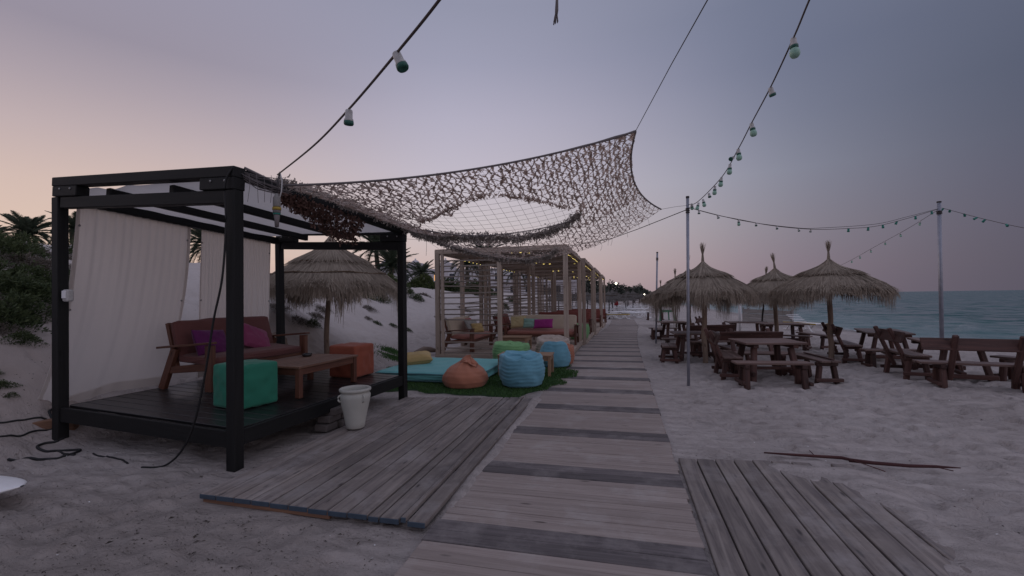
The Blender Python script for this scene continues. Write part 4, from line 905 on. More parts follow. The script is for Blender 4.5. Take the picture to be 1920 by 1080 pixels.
def string(label, pts, r, bulbs, extra=None):
    t = thing('string_light', label, 'string lights'); MB().tube(smooth(pts), r, 6).build('cable', M['cable'], t)
    if extra: MB().tube(smooth(extra), r*.8, 5).build('cable', M['wire'], t)
    for p_, kind, tilt, az in bulbs:
        if kind == 'big':
            s = put('socket', big_me, t, p_); put('green_rim', bigrim_me, s)
        elif kind == 'teal': s = put('socket', sockt_me, t, p_)
        else:
            s = put('socket', sock_me, t, p_); put('green_rim', rim_me, s)
            if kind == 'bulb': put('bulb', bulb_me, s)
        s.rotation_euler = (tilt*math.cos(az), tilt*math.sin(az), az)
    return t
string('nearest festoon cable with two empty sockets, rising from the cabana corner', [(-3.04, 3.46, 2.60), (-2.02, 2.63, 2.50), (-1.40, 2.11, 2.47), (-.91, 1.71, 2.485), (-.61, 1.47, 2.51), (-.39, 1.27, 2.53), (.2, .6, 2.7), (.9, -1.5, 3.2)], .0062,
       [((-1.40, 2.11, 2.465), 'big', .12, .4), ((-.905, 1.705, 2.487), 'big', .42, 2.4)])
s2 = [(1.06, 7.64, 2.90), (1.15, 7.3, 2.86), (1.24, 6.04, 2.905), (1.17, 4.89, 2.91), (1.12, 4.22, 2.925), (1.06, 3.51, 2.92), (1.00, 2.89, 2.935), (.94, 2.48, 2.92), (.92, 2.15, 2.94), (.9, .6, 3.0), (.9, -1.5, 3.2)]
bl = [((1.10, 7.5, 2.88), 'bulb', .9, 3), ((1.19, 7.40, 2.87), 'bulb', .3, 1), ((1.21, 7.15, 2.87), 'bulb', .2, 2), ((1.23, 6.80, 2.88), 'sock', .2, 2), ((1.24, 6.42, 2.893), 'bulb', .1, .5), ((1.24, 6.02, 2.905), 'bulb', .15, 4), ((1.21, 5.43, 2.905), 'bulb', .12, 1), ((1.19, 5.18, 2.908), 'sock', 1.1, 1.2), ((1.17, 4.90, 2.91), 'bulb', .08, 2), ((1.12, 4.23, 2.925), 'bulb', .15, 5.5), ((1.06, 3.52, 2.92), 'sock', .35, 2.6), ((1.00, 2.90, 2.935), 'bulb', .08, 5)]
string('long festoon of mint bulbs running overhead to the nearest metal pole', s2, .0052, bl)
s3 = [(1.13,8.07,2.93), (1.65,8.51,2.85), (2.23,9.06,2.81), (2.78,9.55,2.77), (3.45,10.13,2.76), (4.05,10.64,2.78), (4.68,11.10,2.83), (5.58,11.73,2.93), (6.53,12.37,3.16), (7.54,13.02,3.45)]
P3 = smooth(s3, 20); bl = []
for k, f in enumerate((.05, .12, .20, .28, .37, .46, .52, .69, .76, .81, .86, .92, .97)):
    bl.append((tuple(P3[int(f*(len(P3)-1))]), 'teal' if f > .6 else random.choice(('bulb', 'sock')), random.uniform(.05, .4), random.uniform(0, 6)))
string('festoon sagging between the nearest pole and the pole by the sea', s3, .006, bl, [(1.13,8.07,2.93), (2.23,9.06,2.80), (3.45,10.13,2.77), (4.10,10.65,2.81), (5.58,11.73,2.98), (6.53,12.37,3.20), (7.54,13.02,3.46)])
s4 = [(7.66,13.10,3.48), (7.94,12.81,3.26), (8.11,12.44,3.06), (8.41,11.91,2.78), (8.61,11.34,2.59), (9.4,8.5,2.6), (10.2,5.0,3.2)]
P4 = smooth(s4, 20); string('green festoon leaving the seaward pole toward the right', s4, .006, [(tuple(P4[int(f*(len(P4)-1))]), 'teal', random.uniform(.2, 1.2), random.uniform(0, 6)) for f in (.018, .07, .16, .27, .33, .43, .54, .72, .85)])
s5 = [(7.51,13.01,3.42), (7.77,14.73,3.19), (7.99,16.85,2.91), (8.08,18.62,2.61), (8.24,20.52,2.38)]
P5 = smooth(s5, 20); string('thin festoon dropping behind the straw parasols from the seaward pole', s5, .005, [(tuple(P5[int(f*(len(P5)-1))]), 'bulb', .15, random.uniform(0, 6)) for f in (.16, .30, .42, .54, .66, .74)])
pg = thing('plug_coupling', 'hanging yellow banded plug coupling at the cabana corner', 'plug', (-2.96, 3.36, 2.0))
MB().lathe([(.004, .40), (.012, .40), (.022, .375), (.030, .36), (.032, .29), (.030, .28), (.003, .28)], 16).build('upper_shell', M['plugsh'], pg)
MB().lathe([(.003, .278), (.036, .276), (.036, .252), (.003, .25)], 16).build('yellow_band', M['yplastic'], pg)
MB().lathe([(.003, .249), (.033, .249), (.031, .225), (.003, .224)], 16).build('grey_collar', M['rope'], pg)
MB().lathe([(.003, .223), (.031, .223), (.030, .212), (.003, .21)], 16).build('green_band', M['tealsock'], pg)
MB().lathe([(.003, .209), (.026, .209), (.020, .16), (.016, .10), (.003, .10)], 16).build('lower_shell', M['rope'], pg)
MB().tube([(0, 0, .39), (.0, .01, .5), (-.02, .06, .60)], .009, 7).build('cable', M['wire'], pg)
MB().tube([(.02, 0, .33), (.05, .0, .42), (.03, .03, .52), (-.02, .06, .61)], .006, 6).build('cable', M['socket'], pg)

# ================================================================== PERGOLAS
SL = [2.41, 2.28, 2.155, 2.02, 1.90, 1.775, 1.62, 1.50, 1.35, 1.215, 1.09, .955, .634, .41, .263, .15]
slat_me = MB().box((0, 0, 0), (1.56, .022, .032), None, .003).mesh('slat', M['slat'])
def pergola(label, xl, xr, y0, y1, zt, seed, screens):
    z0 = bz((y0+y1)/2); t = thing('pergola', label, 'pergola', ((xl+xr)/2, y0, z0), 0, 'timber pergolas along the boardwalk'); W, D = xr-xl, y1-y0; hw = W/2; zt = zt-z0; rr = random.Random(seed)
    xm = xl+W*.50-(xl+xr)/2
    def post(x, y, s=.105): MB().beam((x, y, -.1), (x, y, zt-.10), s, s, up=(0, 1, 0)).build('post', M['perg'], t)
    for x in (-hw+.06, hw-.06):
        for y in (0.05, D-.05): post(x, y)
    post(xm, .05, .095); post(-hw+.19, .05, .07); post(-hw+.06, D*.5); post(xm, D-.05, .095); post(-hw+.19, D-.05, .07)
    for y in (.05, D-.05): MB().beam((-hw, y, zt-.05), (hw, y, zt-.05), .075, .095).build('cross_beam', M['perg'], t)
    for x in (-hw+.04, hw-.04): MB().beam((x, .09, zt-.052), (x, D-.09, zt-.052), .07, .09).build('side_beam', M['perg'], t)
    for k in (1, 2): MB().beam((-hw+.08, D*k/3, zt-.06), (hw-.08, D*k/3, zt-.06), .05, .075).build('cross_beam', M['perg'], t)
    nr = int(D/.145); rs = MB().box((0, 0, 0), (W-.02, .105, .016), None, .002).mesh('roof_slat', M['roofslat'])
    for k in range(nr): put('roof_slat', rs, t, (rr.uniform(-.02, .02), .10+(D-.2)*k/(nr-1), zt+.010+rr.uniform(-.003, .003)), rr.uniform(-.008, .008))
    dl = W; b = MB().box((0, 0, 0), (W-.01, .142, .026), None, .003).mesh('deck_plank', M['perg']); nd_ = int(D/.148)
    for k in range(nd_): put('deck_plank', b, t, (0, .075+(D-.15)*k/(nd_-1), .105+rr.uniform(-.002, .002)))
    MB().beam((hw-.018, .01, .045), (hw-.018, D-.01, .045), .03, .09).build('deck_fascia', M['perg'], t); MB().beam((-hw, .0, .045), (hw-.04, .0, .045), .03, .09).build('deck_fascia', M['perg'], t)
    sc = (abs(xm+hw)-.15)/1.56
    for side in screens:
        for z in SL:
            if rr.random() < .05 and seed > 1: continue
            if side == 'front': o = put('slat', slat_me, t, ((xm-hw+.14)/2, .04, z-z0*0), None); o.scale = (sc*1.02, 1, 1); o.rotation_euler = (0, rr.gauss(0, .006)+(.03 if abs(z-1.775) < .01 else 0), 0)
            elif side == 'back': o = put('slat', slat_me, t, ((xm-hw+.14)/2, D-.06, z), None); o.scale = (sc*1.02, 1, 1); o.rotation_euler = (0, rr.gauss(0, .007), 0)
            else: o = put('slat', slat_me, t, (-hw+.06, D*(.75 if seed == 1 else .5), z)); o.scale = (D*(.5 if seed == 1 else .95)/1.56, 1, 1); o.rotation_euler = (rr.gauss(0, .01)*0, rr.gauss(0, .012), math.pi/2)
    return t, zt, hw, D
fb_me = None
PER = [('front pergola of weathered timber with a slatted left screen and cream sofas', -4.50, -1.19, 10.35, 14.0, 2.64, 1, ('front', 'left')),
       ('second pergola along the boardwalk, behind the cream sofas', -4.45, -1.09, 14.25, 18.5, 2.63, 2, ('front', 'left')),
       ('third pergola along the boardwalk with brick red seating', -4.45, -1.03, 18.9, 24.1, 2.62, 3, ('front', 'left')),
       ('farthest pergola at the end of the timber row', -4.45, -.98, 24.7, 29.0, 2.60, 4, ('front', 'back', 'left'))]
fm = MB().tube([(-.026, 0, 0), (.026, 0, 0)], .0062, 6).mesh('bulb', M['fairy'])
for i, a in enumerate(PER):
    t, zt, hw, D = pergola(*a)
    fl = thing('fairy_lights', ('warm fairy lights along the roof edge of the front pergola', 'warm fairy lights along the roof edge of the second pergola', 'warm fairy lights along the roof edge of the third pergola', 'warm fairy lights along the roof edge of the farthest pergola')[i], 'fairy lights', t.location, 0, 'fairy lights under the pergola roofs')
    z = zt-.13; xr_ = hw-.10
    MB().tube([(xr_, .15, z), (xr_, D-.15, z), (-hw+.15, D-.18, z), (-hw+.15, D*.45, z-.01)], .005, 5).build('wire', M['wire'], fl)
    MB().tube([(xr_, .15, z), (.2, .17, z-.03), (-.4, .17, z), (-.42, .17, z-.3)], .005, 5).build('wire', M['wire'], fl)
    for k in range(13): put('bulb', fm, fl, (xr_, .25+(D-.5)*k/12, z-.004+random.uniform(-.01, .01)), math.pi/2+random.uniform(-.2, .2))
    for k in range(8):
        if random.random() < .3: put('bulb', fm, fl, (xr_-.2-k*.22, D-.18, z-.004), random.uniform(-.2, .2))
    for k in range(5): put('bulb', fm, fl, (-hw+.15, D*.5+k*D*.1, z-.01), math.pi/2)
    for k in range(7):
        if random.random() < .35: put('bulb', fm, fl, (xr_-.25-k*.2, .17, z-.008-.02*math.sin(k)), random.uniform(-.3, .3))
pz = .118
sofa('cream backed wooden sofa behind the slatted screen, side-on to the boardwalk', (-3.98, 11.42, pz-.02), R_(90), 1.75, M['dusty'], M['cream'], M['teak'])
sofa('long cream backed wooden sofa facing the camera under the front pergola', (-2.30, 13.10, pz-.05), 0, 2.12, M['dusty'], M['cream'], M['teak'])
for lab, m_, w_, h_, loc, rot, sd in (('raspberry red pillow on the side-on cream sofa', 'red', .40, .34, (-4.0, 11.55, .74), (R_(64), 0, R_(92)), 3), ('grey patterned pillow on the side-on cream sofa', 'greyp', .52, .36, (-3.85, 11.30, .70), (R_(60), R_(3), R_(75)), 4), ('small ochre pillow in front of the grey patterned one', 'yellow', .36, .26, (-3.68, 11.22, .66), (R_(62), 0, R_(60)), 5),
    ('pale yellow pillow at the left of the long cream sofa', 'paleyel', .48, .36, (-2.99, 13.0, .71), (R_(68), R_(-4), R_(4)), 6), ('mint pillow on the long cream sofa beside the magenta one', 'mint', .42, .30, (-2.62, 12.95, .675), (R_(66), R_(2), 0), 7), ('bright magenta pillow in the middle of the long cream sofa', 'magenta', .58, .29, (-2.22, 12.88, .665), (R_(66), R_(-2), R_(-3)), 8)):
    pillow(lab, 'pillow', M[m_], w_, h_, .14, loc, rot, sd)
table('low pine table in front of the long cream sofa', 'table', (-2.72, 11.45, pz-.03), R_(90), .78, .62, .335, M['pine'], M['pine'], 5, .055)
sofa('brick red sofa with its back to the slats of the second pergola', (-2.25, 17.75, bz(16.4)+.12), 0, 2.2, M['brick'], M['brick'], M['teak'])
sofa('brick red sofa side-on under the second pergola', (-3.9, 15.6, bz(16.4)+.12), R_(90), 1.7, M['brick'], M['brick'], M['teak'], True)
sofa('brick red sofa under the third pergola', (-2.2, 23.0, bz(21.5)+.12), 0, 2.4, M['brick'], M['brick'], M['teak'])
sofa('brick red sofa under the farthest pergola', (-2.1, 28.2, bz(26.8)+.12), 0, 2.4, M['brick'], M['brick'], M['teak'])
pillow('yellow pillow on the side-on brick red sofa', 'pillow', M['paleyel'], .4, .34, .14, (-3.75, 15.9, .56), (R_(60), 0, R_(90)), 9)
pillow('mint pillow on the brick red sofa of the second pergola', 'pillow', M['mint'], .46, .32, .14, (-2.0, 17.6, .56), (R_(66), 0, 0), 10)
bag('bright green beanbag under the second pergola by the boardwalk', M['lime'], (-1.42, 15.35, bz(16.4)+.12), .34, .50, 'drum', 71)
table('low table under the second pergola', 'table', (-2.5, 16.2, bz(16.4)+.12), R_(90), .8, .6, .33, M['pine'], M['pine'], 5, .055)

# ================================================================== PICNIC FURNITURE
GB = 'dark red benches and stools around the picnic tables'; GT = 'dark red picnic tables on the sand'
def leg_(t, a, c, m='bench', s=.085): MB().beam(a, c, s, s*.82, up=(0, 1, 0), bev=.014).build('leg', M[m], t)
def bench(label, x, y, rz, L_=1.1, back=False, h_=.40, dep_=.30, nseat=2, mt='benchtop', ml='bench', dz=0, e=None):
    t = thing('bench', label, 'bench', (x, y, hz(x, y)-.02+dz), rz, GB); e = e or L_/2-.15
    for k in range(nseat): MB().beam((-L_/2+random.uniform(-.015, .015), -dep_/2+dep_/nseat*(k+.5), h_-.017), (L_/2+random.uniform(-.015, .015), -dep_/2+dep_/nseat*(k+.5), h_-.017+random.uniform(-.006, .006)), dep_/nseat-.008, .034, bev=.006).build('seat_plank', M[mt], t)
    for s in (-1, 1):
        MB().beam((s*e, -dep_/2-.01, h_-.068), (s*e, dep_/2+.01, h_-.068), .075, .062, bev=.008).build('seat_bearer', M[ml], t)
        for q in (-1, 1): leg_(t, (s*e+s*.01, q*dep_*.52, -.06), (s*e, q*dep_*.34, h_-.098), ml)
        MB().beam((s*e+s*.07, -dep_/2-.06, .085), (s*e+s*.07, dep_/2+.06, .085), .05, .055, bev=.008).build('foot_rail', M[ml], t)
        if back: MB().beam((s*e-s*.085, dep_*.20, .13), (s*e-s*.085, dep_*.20+.27, .82), .06, .07, up=(1, 0, 0), bev=.012).build('back_post', M[ml], t)
    if back: MB().beam((-L_/2, dep_*.20+.175, .68), (L_/2, dep_*.20+.175, .68), .034, .185, up=(0, -.36, 1), bev=.008).build('back_plank', M[ml], t)
    return t
def picnic(label, x, y, rz, L_=1.0, W_=.78, h_=.66, npl=4):
    t = thing('picnic_table', label, 'table', (x, y, hz(x, y)-.02), rz, GT); w1 = W_/npl
    for k in range(npl): MB().beam((-L_/2+random.uniform(-.02, .02), -W_/2+w1*(k+.5), h_-.018), (L_/2+random.uniform(-.02, .02), -W_/2+w1*(k+.5), h_-.018), w1-.006, .036, bev=.006).build('top_plank', M['benchtop'], t)
    for s in (-1, 1):
        MB().beam((s*(L_/2-.18), -W_/2+.03, h_-.068), (s*(L_/2-.18), W_/2-.03, h_-.068), .085, .06, bev=.008).build('top_bearer', M['bench'], t)
        for q in (-1, 1): leg_(t, (s*(L_/2-.12), q*(W_/2-.04), -.06), (s*(L_/2-.2), q*(W_/2-.17), h_-.098), 'bench', .092)
        MB().beam((s*(L_/2-.12), -W_/2-.01, .14), (s*(L_/2-.12), W_/2+.01, .14), .055, .075, bev=.01).build('foot_rail', M['bench'], t)
    MB().beam((-L_/2+.1, .02, .185), (L_/2-.1, -.02, .185), .07, .05, bev=.008).build('stretcher', M['bench'], t); return t
picnic('nearest picnic table, ringed by four benches left of centre right', 2.40, 8.55, R_(8), .98, .80)
bench('backless bench nearest the camera, in front of the nearest table', 2.27, 7.78, R_(5), 1.12, nseat=1, dep_=.26)
bench('backed bench at the left end of the nearest table', 1.80, 8.56, R_(88), 1.02, True)
bench('wide backed bench on the far side of the nearest table', 2.42, 9.22, R_(5), 1.14, True)
bench('backless bench at the right end of the nearest table, a loose plank on top', 3.10, 8.52, R_(98), 1.06)
picnic('picnic table just behind the front left parasol pole', 1.62, 11.0, R_(4), 1.0, .8)
bench('short stool-like bench beside the boardwalk, nearest of the two', 1.00, 10.48, R_(88), .74, h_=.39)
bench('thin backless bench behind the stool near the boardwalk', 1.40, 11.85, R_(3), .9, nseat=1, dep_=.22)
bench('backed bench angled behind the front left parasol pole', 2.22, 11.75, R_(22), 1.3, True)
bench('backless bench to the right of the front left parasol pole', 2.28, 10.25, R_(100), 1.0)
picnic('small picnic table beside the short galvanised pole', 1.72, 16.2, R_(10), .9, .8)
bench('short stool-like bench beside the boardwalk, farther of the two', 1.22, 16.7, R_(85), .8)
bench('thin backless bench behind the small far table', 1.5, 17.4, 0, 1.1, nseat=1, dep_=.22)
bench('backed bench seen end-on behind the small far table', 2.95, 17.2, R_(65), .9, True)
picnic('picnic table under the middle parasol', 4.72, 15.2, R_(4), 1.2, .85)
bench('backless bench right of the table under the middle parasol', 5.22, 14.15, R_(105), 1.2)
bench('thin backless bench in front of the table under the middle parasol', 4.42, 13.7, R_(-38), 1.1, nseat=1, dep_=.22)
picnic('picnic table behind the white post, farthest toward the sea wall board', 4.15, 16.9, 0, 1.2, .8)
bench('thin backless bench beside the leaning dark pole', 3.95, 15.6, R_(2), 1.1, nseat=1, dep_=.22)
bench('backed bench right of the front right parasol pole', 4.80, 11.42, R_(82), 1.25, True)
picnic('picnic table seen edge-on beyond the right-hand benches', 5.72, 11.85, R_(76), 1.5, .8)
bench('backed bench left of the rightmost table, its plank facing left', 4.74, 9.12, R_(84), 1.02, True)
bench('thin backless bench between the two right-hand tables', 5.15, 10.40, R_(3), 1.0, nseat=1, dep_=.22)
picnic('rightmost picnic table behind the large backed bench', 5.50, 9.35, R_(78), 1.35, .78)
bench('large backed bench at the right edge seen from behind', 5.12, 8.10, R_(168), 1.45, True, e=.44)
bench('backless bench at the right edge beyond the large backed bench', 6.25, 8.55, R_(118), 1.2, nseat=1, dep_=.24)
b = MB(); b.beam((0, -.45, 0), (.03, .45, .0), .035, .02, bev=.004); lp = tag(b.build('loose_plank', M['bench'], None, (3.16, 8.5, hz(3.1, 8.5)+.39), R_(8)), 'loose dark plank lying along the right-hand bench seat', 'plank')
gb = thing('board_wall', 'long grey wooden board wall standing before the sea', 'fence', (8.05, 28.7, hz(8.05, 28.7)), R_(-74))
for k in range(3): MB().beam((-2.3, 0, .22+.26*k), (2.3, 0, .22+.26*k), .04, .245, bev=.006).build('plank', M['greywood'], gb)
for x in (-2.32, -1.75, 2.32): MB().beam((x, .05, -.1), (x, .05, .95), .12, .07, up=(0, 1, 0)).build('post', M['greywood'], gb)
wp = MB(); wp.tube([(0, 0, -.1), (0, 0, 1.6)], .055, 10); tag(wp.build('white_post', M['white'], None, (4.5, 19.2, hz(4.5, 19.2))), 'white post standing behind the parasols', 'post')
ch = thing('chair', 'green painted wooden chair with a red top rail far along the beach', 'chair', (2.95, 33.0, hz(2.95, 33)), R_(200))
for s in (-1, 1):
    MB().beam((s*.55, .35, -.05), (s*.38, .12, 1.55), .07, .07).build('leg', M['greenwood'], ch); MB().beam((s*.5, -.45, -.05), (s*.42, -.4, .75), .07, .07).build('leg', M['greenwood'], ch)
for z in (.7, 1.1): MB().beam((-.5, .2, z), (.5, .2, z), .04, .16).build('rail', M['greenwood'], ch)
MB().beam((-.6, .12, 1.58), (.6, .12, 1.58), .12, .08).build('top_rail', M['bench'], ch); MB().box((0, -.15, .75), (.95, .6, .05)).build('seat', M['greywood'], ch)
bench('pale low stool far along the beach beside the green chair', 2.35, 34.0, R_(10), 1.3, h_=.62, mt='greywood', ml='bench')

# ================================================================== STRAW PARASOLS
def thatch(R, za, zr, ringt, N, seed, m='thatch', droop=.22, apex_sharp=.62):
    rg = np.random.default_rng(seed)
    def prof(t):                                       # radius fraction -> height, peaked like a hat then flatter
        t = np.clip(t, 0, 1.0); return za-(za-zr)*(.20*(1-np.exp(-t/.09))+.66*t+.14*t**3.2)
    Q, Lc = [], []; nseg = 4
    b = MB(); tt = np.linspace(.02, .93, 12); n = 40; th = np.linspace(0, 2*math.pi, n+1); T, A = np.meshgrid(tt, th, indexing='ij')
    jr = 1+.03*(vn(A*4, T*5, seed)-.5)*T; b.grid(np.stack([R*T*np.cos(A)*jr, R*T*np.sin(A)*jr, prof(T)-.022], 2), np.stack([T, .15+.2*vn(A*9, T*3, seed), T*0], 2).reshape(-1, 3))
    b.grid(np.stack([R*T*np.cos(A)*jr, R*T*np.sin(A)*jr, prof(T)-.055], 2)[:, ::-1], np.stack([T, .05+.2*vn(A*9, T*3, seed+1), T*0], 2).reshape(-1, 3))
    for k in range(N):
        a = rg.uniform(0, 6.283); tier = rg.random(); cl = vn(a*5.5, seed*1.3, seed)
        if tier < .36: t0, t1 = rg.uniform(.02, .25), ringt+abs(rg.normal(.03, .05))
        elif tier < .56: t0, t1 = ringt-.08, rg.uniform(.75, 1.0)
        else: t0, t1 = rg.uniform(ringt-.06, .85), 1.0+rg.uniform(-.04, .14)+.05*cl
        ts = np.linspace(t0, t1, nseg+1); da = rg.normal(0, .05); aa = a+da*(ts-t0)/(t1-t0+.01)
        lift = .004+.03*rg.random() if tier < .36 else .002+.02*rg.random()
        if tier < .36: lift += .045*np.clip(ts/ringt, 0, 1)**2
        z = prof(ts)+lift+.02*(vn(a*12, ts*4, seed)-.5); ov = np.clip(ts-.88, 0, None)/.22; z = z-droop*(.25+.9*cl)*ov**1.6
        if tier < .36: z[-1] -= .03*rg.random()
        r = R*np.minimum(ts, 1.0+.5*np.clip(ts-1, 0, 1)); w_ = rg.uniform(.006, .015)*(1.25 if tier < .56 else 1)
        P = np.stack([r*np.cos(aa), r*np.sin(aa), z], 1); s = np.stack([-np.sin(aa), np.cos(aa), np.full_like(aa, rg.uniform(-.5, .5))], 1)*w_/2
        tone = float(np.clip(rg.normal(.5, .25), .02, .98))
        for i in range(nseg):
            f0_, f1_ = 1-.5*(i/nseg), 1-.5*((i+1)/nseg); Q.append([P[i]-s[i]*f0_, P[i]+s[i]*f0_, P[i+1]+s[i+1]*f1_, P[i+1]-s[i+1]*f1_]); Lc += [(0, tone, 0)]*4
    b.quads(Q, Lc); me = b.mesh('thatch', M[m])
    # fringe of loose hanging straw
    Q, Lc = [], []
    for k in range(int(N*.5)):
        a = rg.uniform(0, 6.283); cl = vn(a*4.2+seed, seed*2.1, seed+5); t0 = rg.uniform(.86, .99); ln = (.08+.46*cl**1.6)*rg.uniform(.45, 1.2)*(droop/.22)
        p0 = np.array((R*t0*math.cos(a), R*t0*math.sin(a), prof(t0)+.01)); out = rg.uniform(.02, .12)*R; p1 = np.array(((R*t0+out)*math.cos(a+rg.normal(0, .03)), (R*t0+out)*math.sin(a), p0[2]-ln*.40)); p2 = p1+np.array((rg.normal(0, .02), rg.normal(0, .02), -ln*.75)); s = np.array((-math.sin(a), math.cos(a), 0))*rg.uniform(.003, .007); tone = float(np.clip(rg.normal(.5, .28), .02, .98))
        Q.append([p0-s, p0+s, p1+s*.8, p1-s*.8]); Q.append([p1-s*.8, p1+s*.8, p2+s*.3, p2-s*.3]); Lc += [(0, tone, 0)]*8
    f = MB(); f.quads(Q, Lc); fm_ = f.mesh('fringe', M[m])
    rb = MB()
    def ringtube(t, dz, r0_):
        Qr, Lr = [], []
        for k in range(420):
            a = rg.uniform(0, 6.283); c = np.array((R*t*math.cos(a), R*t*math.sin(a), prof(t)+dz+.012*math.sin(a*7+seed)))+rg.normal(0, r0_*.5, 3); d = np.array((-math.sin(a), math.cos(a), 0))*rg.uniform(.03, .09)+rg.normal(0, .012, 3); s = rg.normal(0, 1, 3); s = np.cross(s, d); s = s/np.linalg.norm(s)*.005; tone = rg.random()
            Qr.append([c-s, c+s, c+d+s*.6, c+d-s*.6]); Lr += [(0, tone, 0)]*4
        th_ = np.linspace(0, 2*math.pi, 41); rb.tube([(R*t*math.cos(q), R*t*math.sin(q), prof(t)+dz+.012*math.sin(q*7+seed)) for q in th_], r0_*.8, 6, False); rb.quads(Qr, Lr)
    ringtube(ringt+.035, .034, .019)
    if R > 1.3: ringtube(ringt+.27, .026, .017)
    rme = rb.mesh('binding', M['ring'])
    tq, tl = [], []
    for k in range(150):
        a = rg.uniform(0, 6.283); h1, h2 = .15, rg.uniform(.22, .42); sp = (h2-h1)*rg.uniform(0, .34); p0 = np.array((.035*math.cos(a), .035*math.sin(a), za-.05)); p1 = np.array((.018*math.cos(a), .018*math.sin(a), za+h1)); p2 = np.array((sp*math.cos(a), sp*math.sin(a), za+h2-sp*.15)); s = np.array((-math.sin(a), math.cos(a), 0))*.006; tone = rg.random()
        tq.append([p0-s, p0+s, p1+s*.8, p1-s*.8]); tq.append([p1-s*.8, p1+s*.8, p2+s*.3, p2-s*.3]); tl += [(0, tone, 0)]*8
    tb = MB(); tb.quads(tq, tl); tb.tube([(0, 0, za-.10), (0, 0, za), (0, 0, za+.16)], [.06, .028, .012], 8); tme = tb.mesh('tuft', M[m])
    return me, fm_, rme, tme
def parasol(label, x, y, R, za, zr, meshes, rz=0, tilt=(0, 0), lean=(0, 0), r=.052, mp='pole', tuft_tilt=(0, 0), group='straw beach parasols', z=None):
    zb_ = hz(x, y) if z is None else z; t = thing('straw_parasol', label, 'parasol', (x, y, zb_), rz, group); zt = za-.05
    b = MB(); n = 9; b.tube([(-lean[0]*(1-k/n)+.014*math.sin(k*1.7), -lean[1]*(1-k/n)+.012*math.sin(k*2.3+1), -.15+(zt+.15)*k/n) for k in range(n+1)], [r*(1.08-.2*k/n)*(1+.05*math.sin(k*3)) for k in range(n+1)], 9); b.build('pole', M[mp], t)
    for nm, me in zip(('thatch', 'fringe', 'binding', 'tuft'), meshes):
        o = put(nm, me, t)
        if nm in ('thatch', 'fringe'): o['kind'] = 'stuff'
        if nm == 'tuft': o.location = (-math.sin(tuft_tilt[1])*za, math.sin(tuft_tilt[0])*za, za*(1-math.cos(tuft_tilt[1]))); o.rotation_euler = (tuft_tilt[0], tuft_tilt[1], 0)
    b = MB()
    for k in range(6):
        a = k*math.pi/3+.3; b.tube([(0, 0, zr+.05), (R*.75*math.cos(a), R*.75*math.sin(a), zr+(za-zr)*.12)], .014, 5)
    b.build('strut', M[mp], t)
    t.rotation_euler = (tilt[0], tilt[1], rz); return t
TA = thatch(1.0, 2.22, 1.55, .50, 5200, 3); TB = thatch(1.1, 2.24, 1.56, .52, 5600, 5); TC = thatch(1.42, 2.52, 1.42, .50, 6800, 8, droop=.25)
parasol('straw parasol nearest the boardwalk, in front left of its group', 1.73, 10.42, 1.0, 2.22, 1.55, TA, .4)
parasol('large straw parasol at the right with an upright tuft', 4.43, 11.18, 1.1, 2.24, 1.56, TB, 1.2, lean=(.10, 0), tuft_tilt=(0, .05))
parasol('straw parasol between the two front ones, its tuft leaning right', 4.06, 13.5, 1.0, 2.22, 1.55, TA, 2.6, tuft_tilt=(0, .12))
parasol('drooping straw parasol half hidden behind the boardwalk one', 1.98, 14.4, 1.05, 2.22, 1.55, thatch(1.12, 2.34, 1.55, .5, 4600, 21, droop=.36), 4.0)
parasol('tilted straw parasol on a dark slanting pole behind the others', 4.78, 17.6, 1.0, 2.22, 1.55, TA, 5.0, tilt=(0, R_(10)), r=.03, mp='wire')
parasol('straw parasol on a thin dark pole farther behind the group', 2.02, 18.2, 1.05, 2.22, 1.55, TB, 3.0, r=.03, mp='wire')
parasol('straw parasol farthest back between two thin dark poles', 2.2, 27.0, 1.1, 2.24, 1.56, TB, .9, r=.04, mp='wire')
parasol('big weathered straw parasol on the dune foot behind the cabana', -5.75, 8.0, 1.42, 2.52, 1.42, TC, .2, lean=(.12, 0), r=.05)
TD = thatch(1.15, 2.2, 1.5, .5, 1500, 31, 'thatchdark', droop=.12); GD = 'dark parasols far along the beach'
far_u = [(-.95, 36), (-2.9, 37), (-1.5, 41), (.4, 43.5), (-.9, 47), (-3.2, 44), (1.2, 50), (-.5, 53), (-2.4, 52), (.7, 57), (2.2, 60), (-5.2, 38), (-6.6, 42), (-4.6, 47), (1.0, 66), (3.0, 70), (1.9, 77), (-.8, 62), (3.9, 84), (2.6, 92), (-5.6, 53), (5.0, 100)]
pf = None
for i, (x, y) in enumerate(far_u):
    if pf is None:
        pf = parasol('small dark thatched parasol over the far white loungers', x, y, 1.15, 2.2, 1.5, TD, .3, r=.045, mp='wire', group=GD)
    else: dup(pf, (x, y, hz(x, y)-random.uniform(0, .1)), i*1.3, None, random.uniform(.86, 1.16))
# ================================================================== SUN LOUNGERS
def lounger(label, x, y, rz, mp='white', group='white sun loungers'):
    t = thing('sun_lounger', label, 'sun lounger', (x, y, hz(x, y)), rz, group)
    for s in (-1, 1):
        MB().tube([(-.9, s*.3, .02), (-.75, s*.3, .02), (-.55, s*.3, .30), (-.2, s*.3, .32), (.1, s*.3, .05), (.35, s*.3, .05), (.55, s*.3, .30), (.75, s*.3, .05), (.95, s*.3, .05)], .035, 6).build('leg_frame', M['white'], t)
        MB().tube([(-.95, s*.3, .36), (.95, s*.3, .36)], .035, 6).build('side_rail', M[mp], t)
    for k in range(7): MB().beam((-.85+.16*k, -.28, .37), (-.85+.16*k, .28, .37), .12, .025).build('slat', M['white'], t)
    for k in range(5): MB().beam((.28+.12*k, -.28, .42+.07*k), (.28+.12*k, .28, .42+.07*k), .10, .025).build('slat', M['white'], t)
    return t
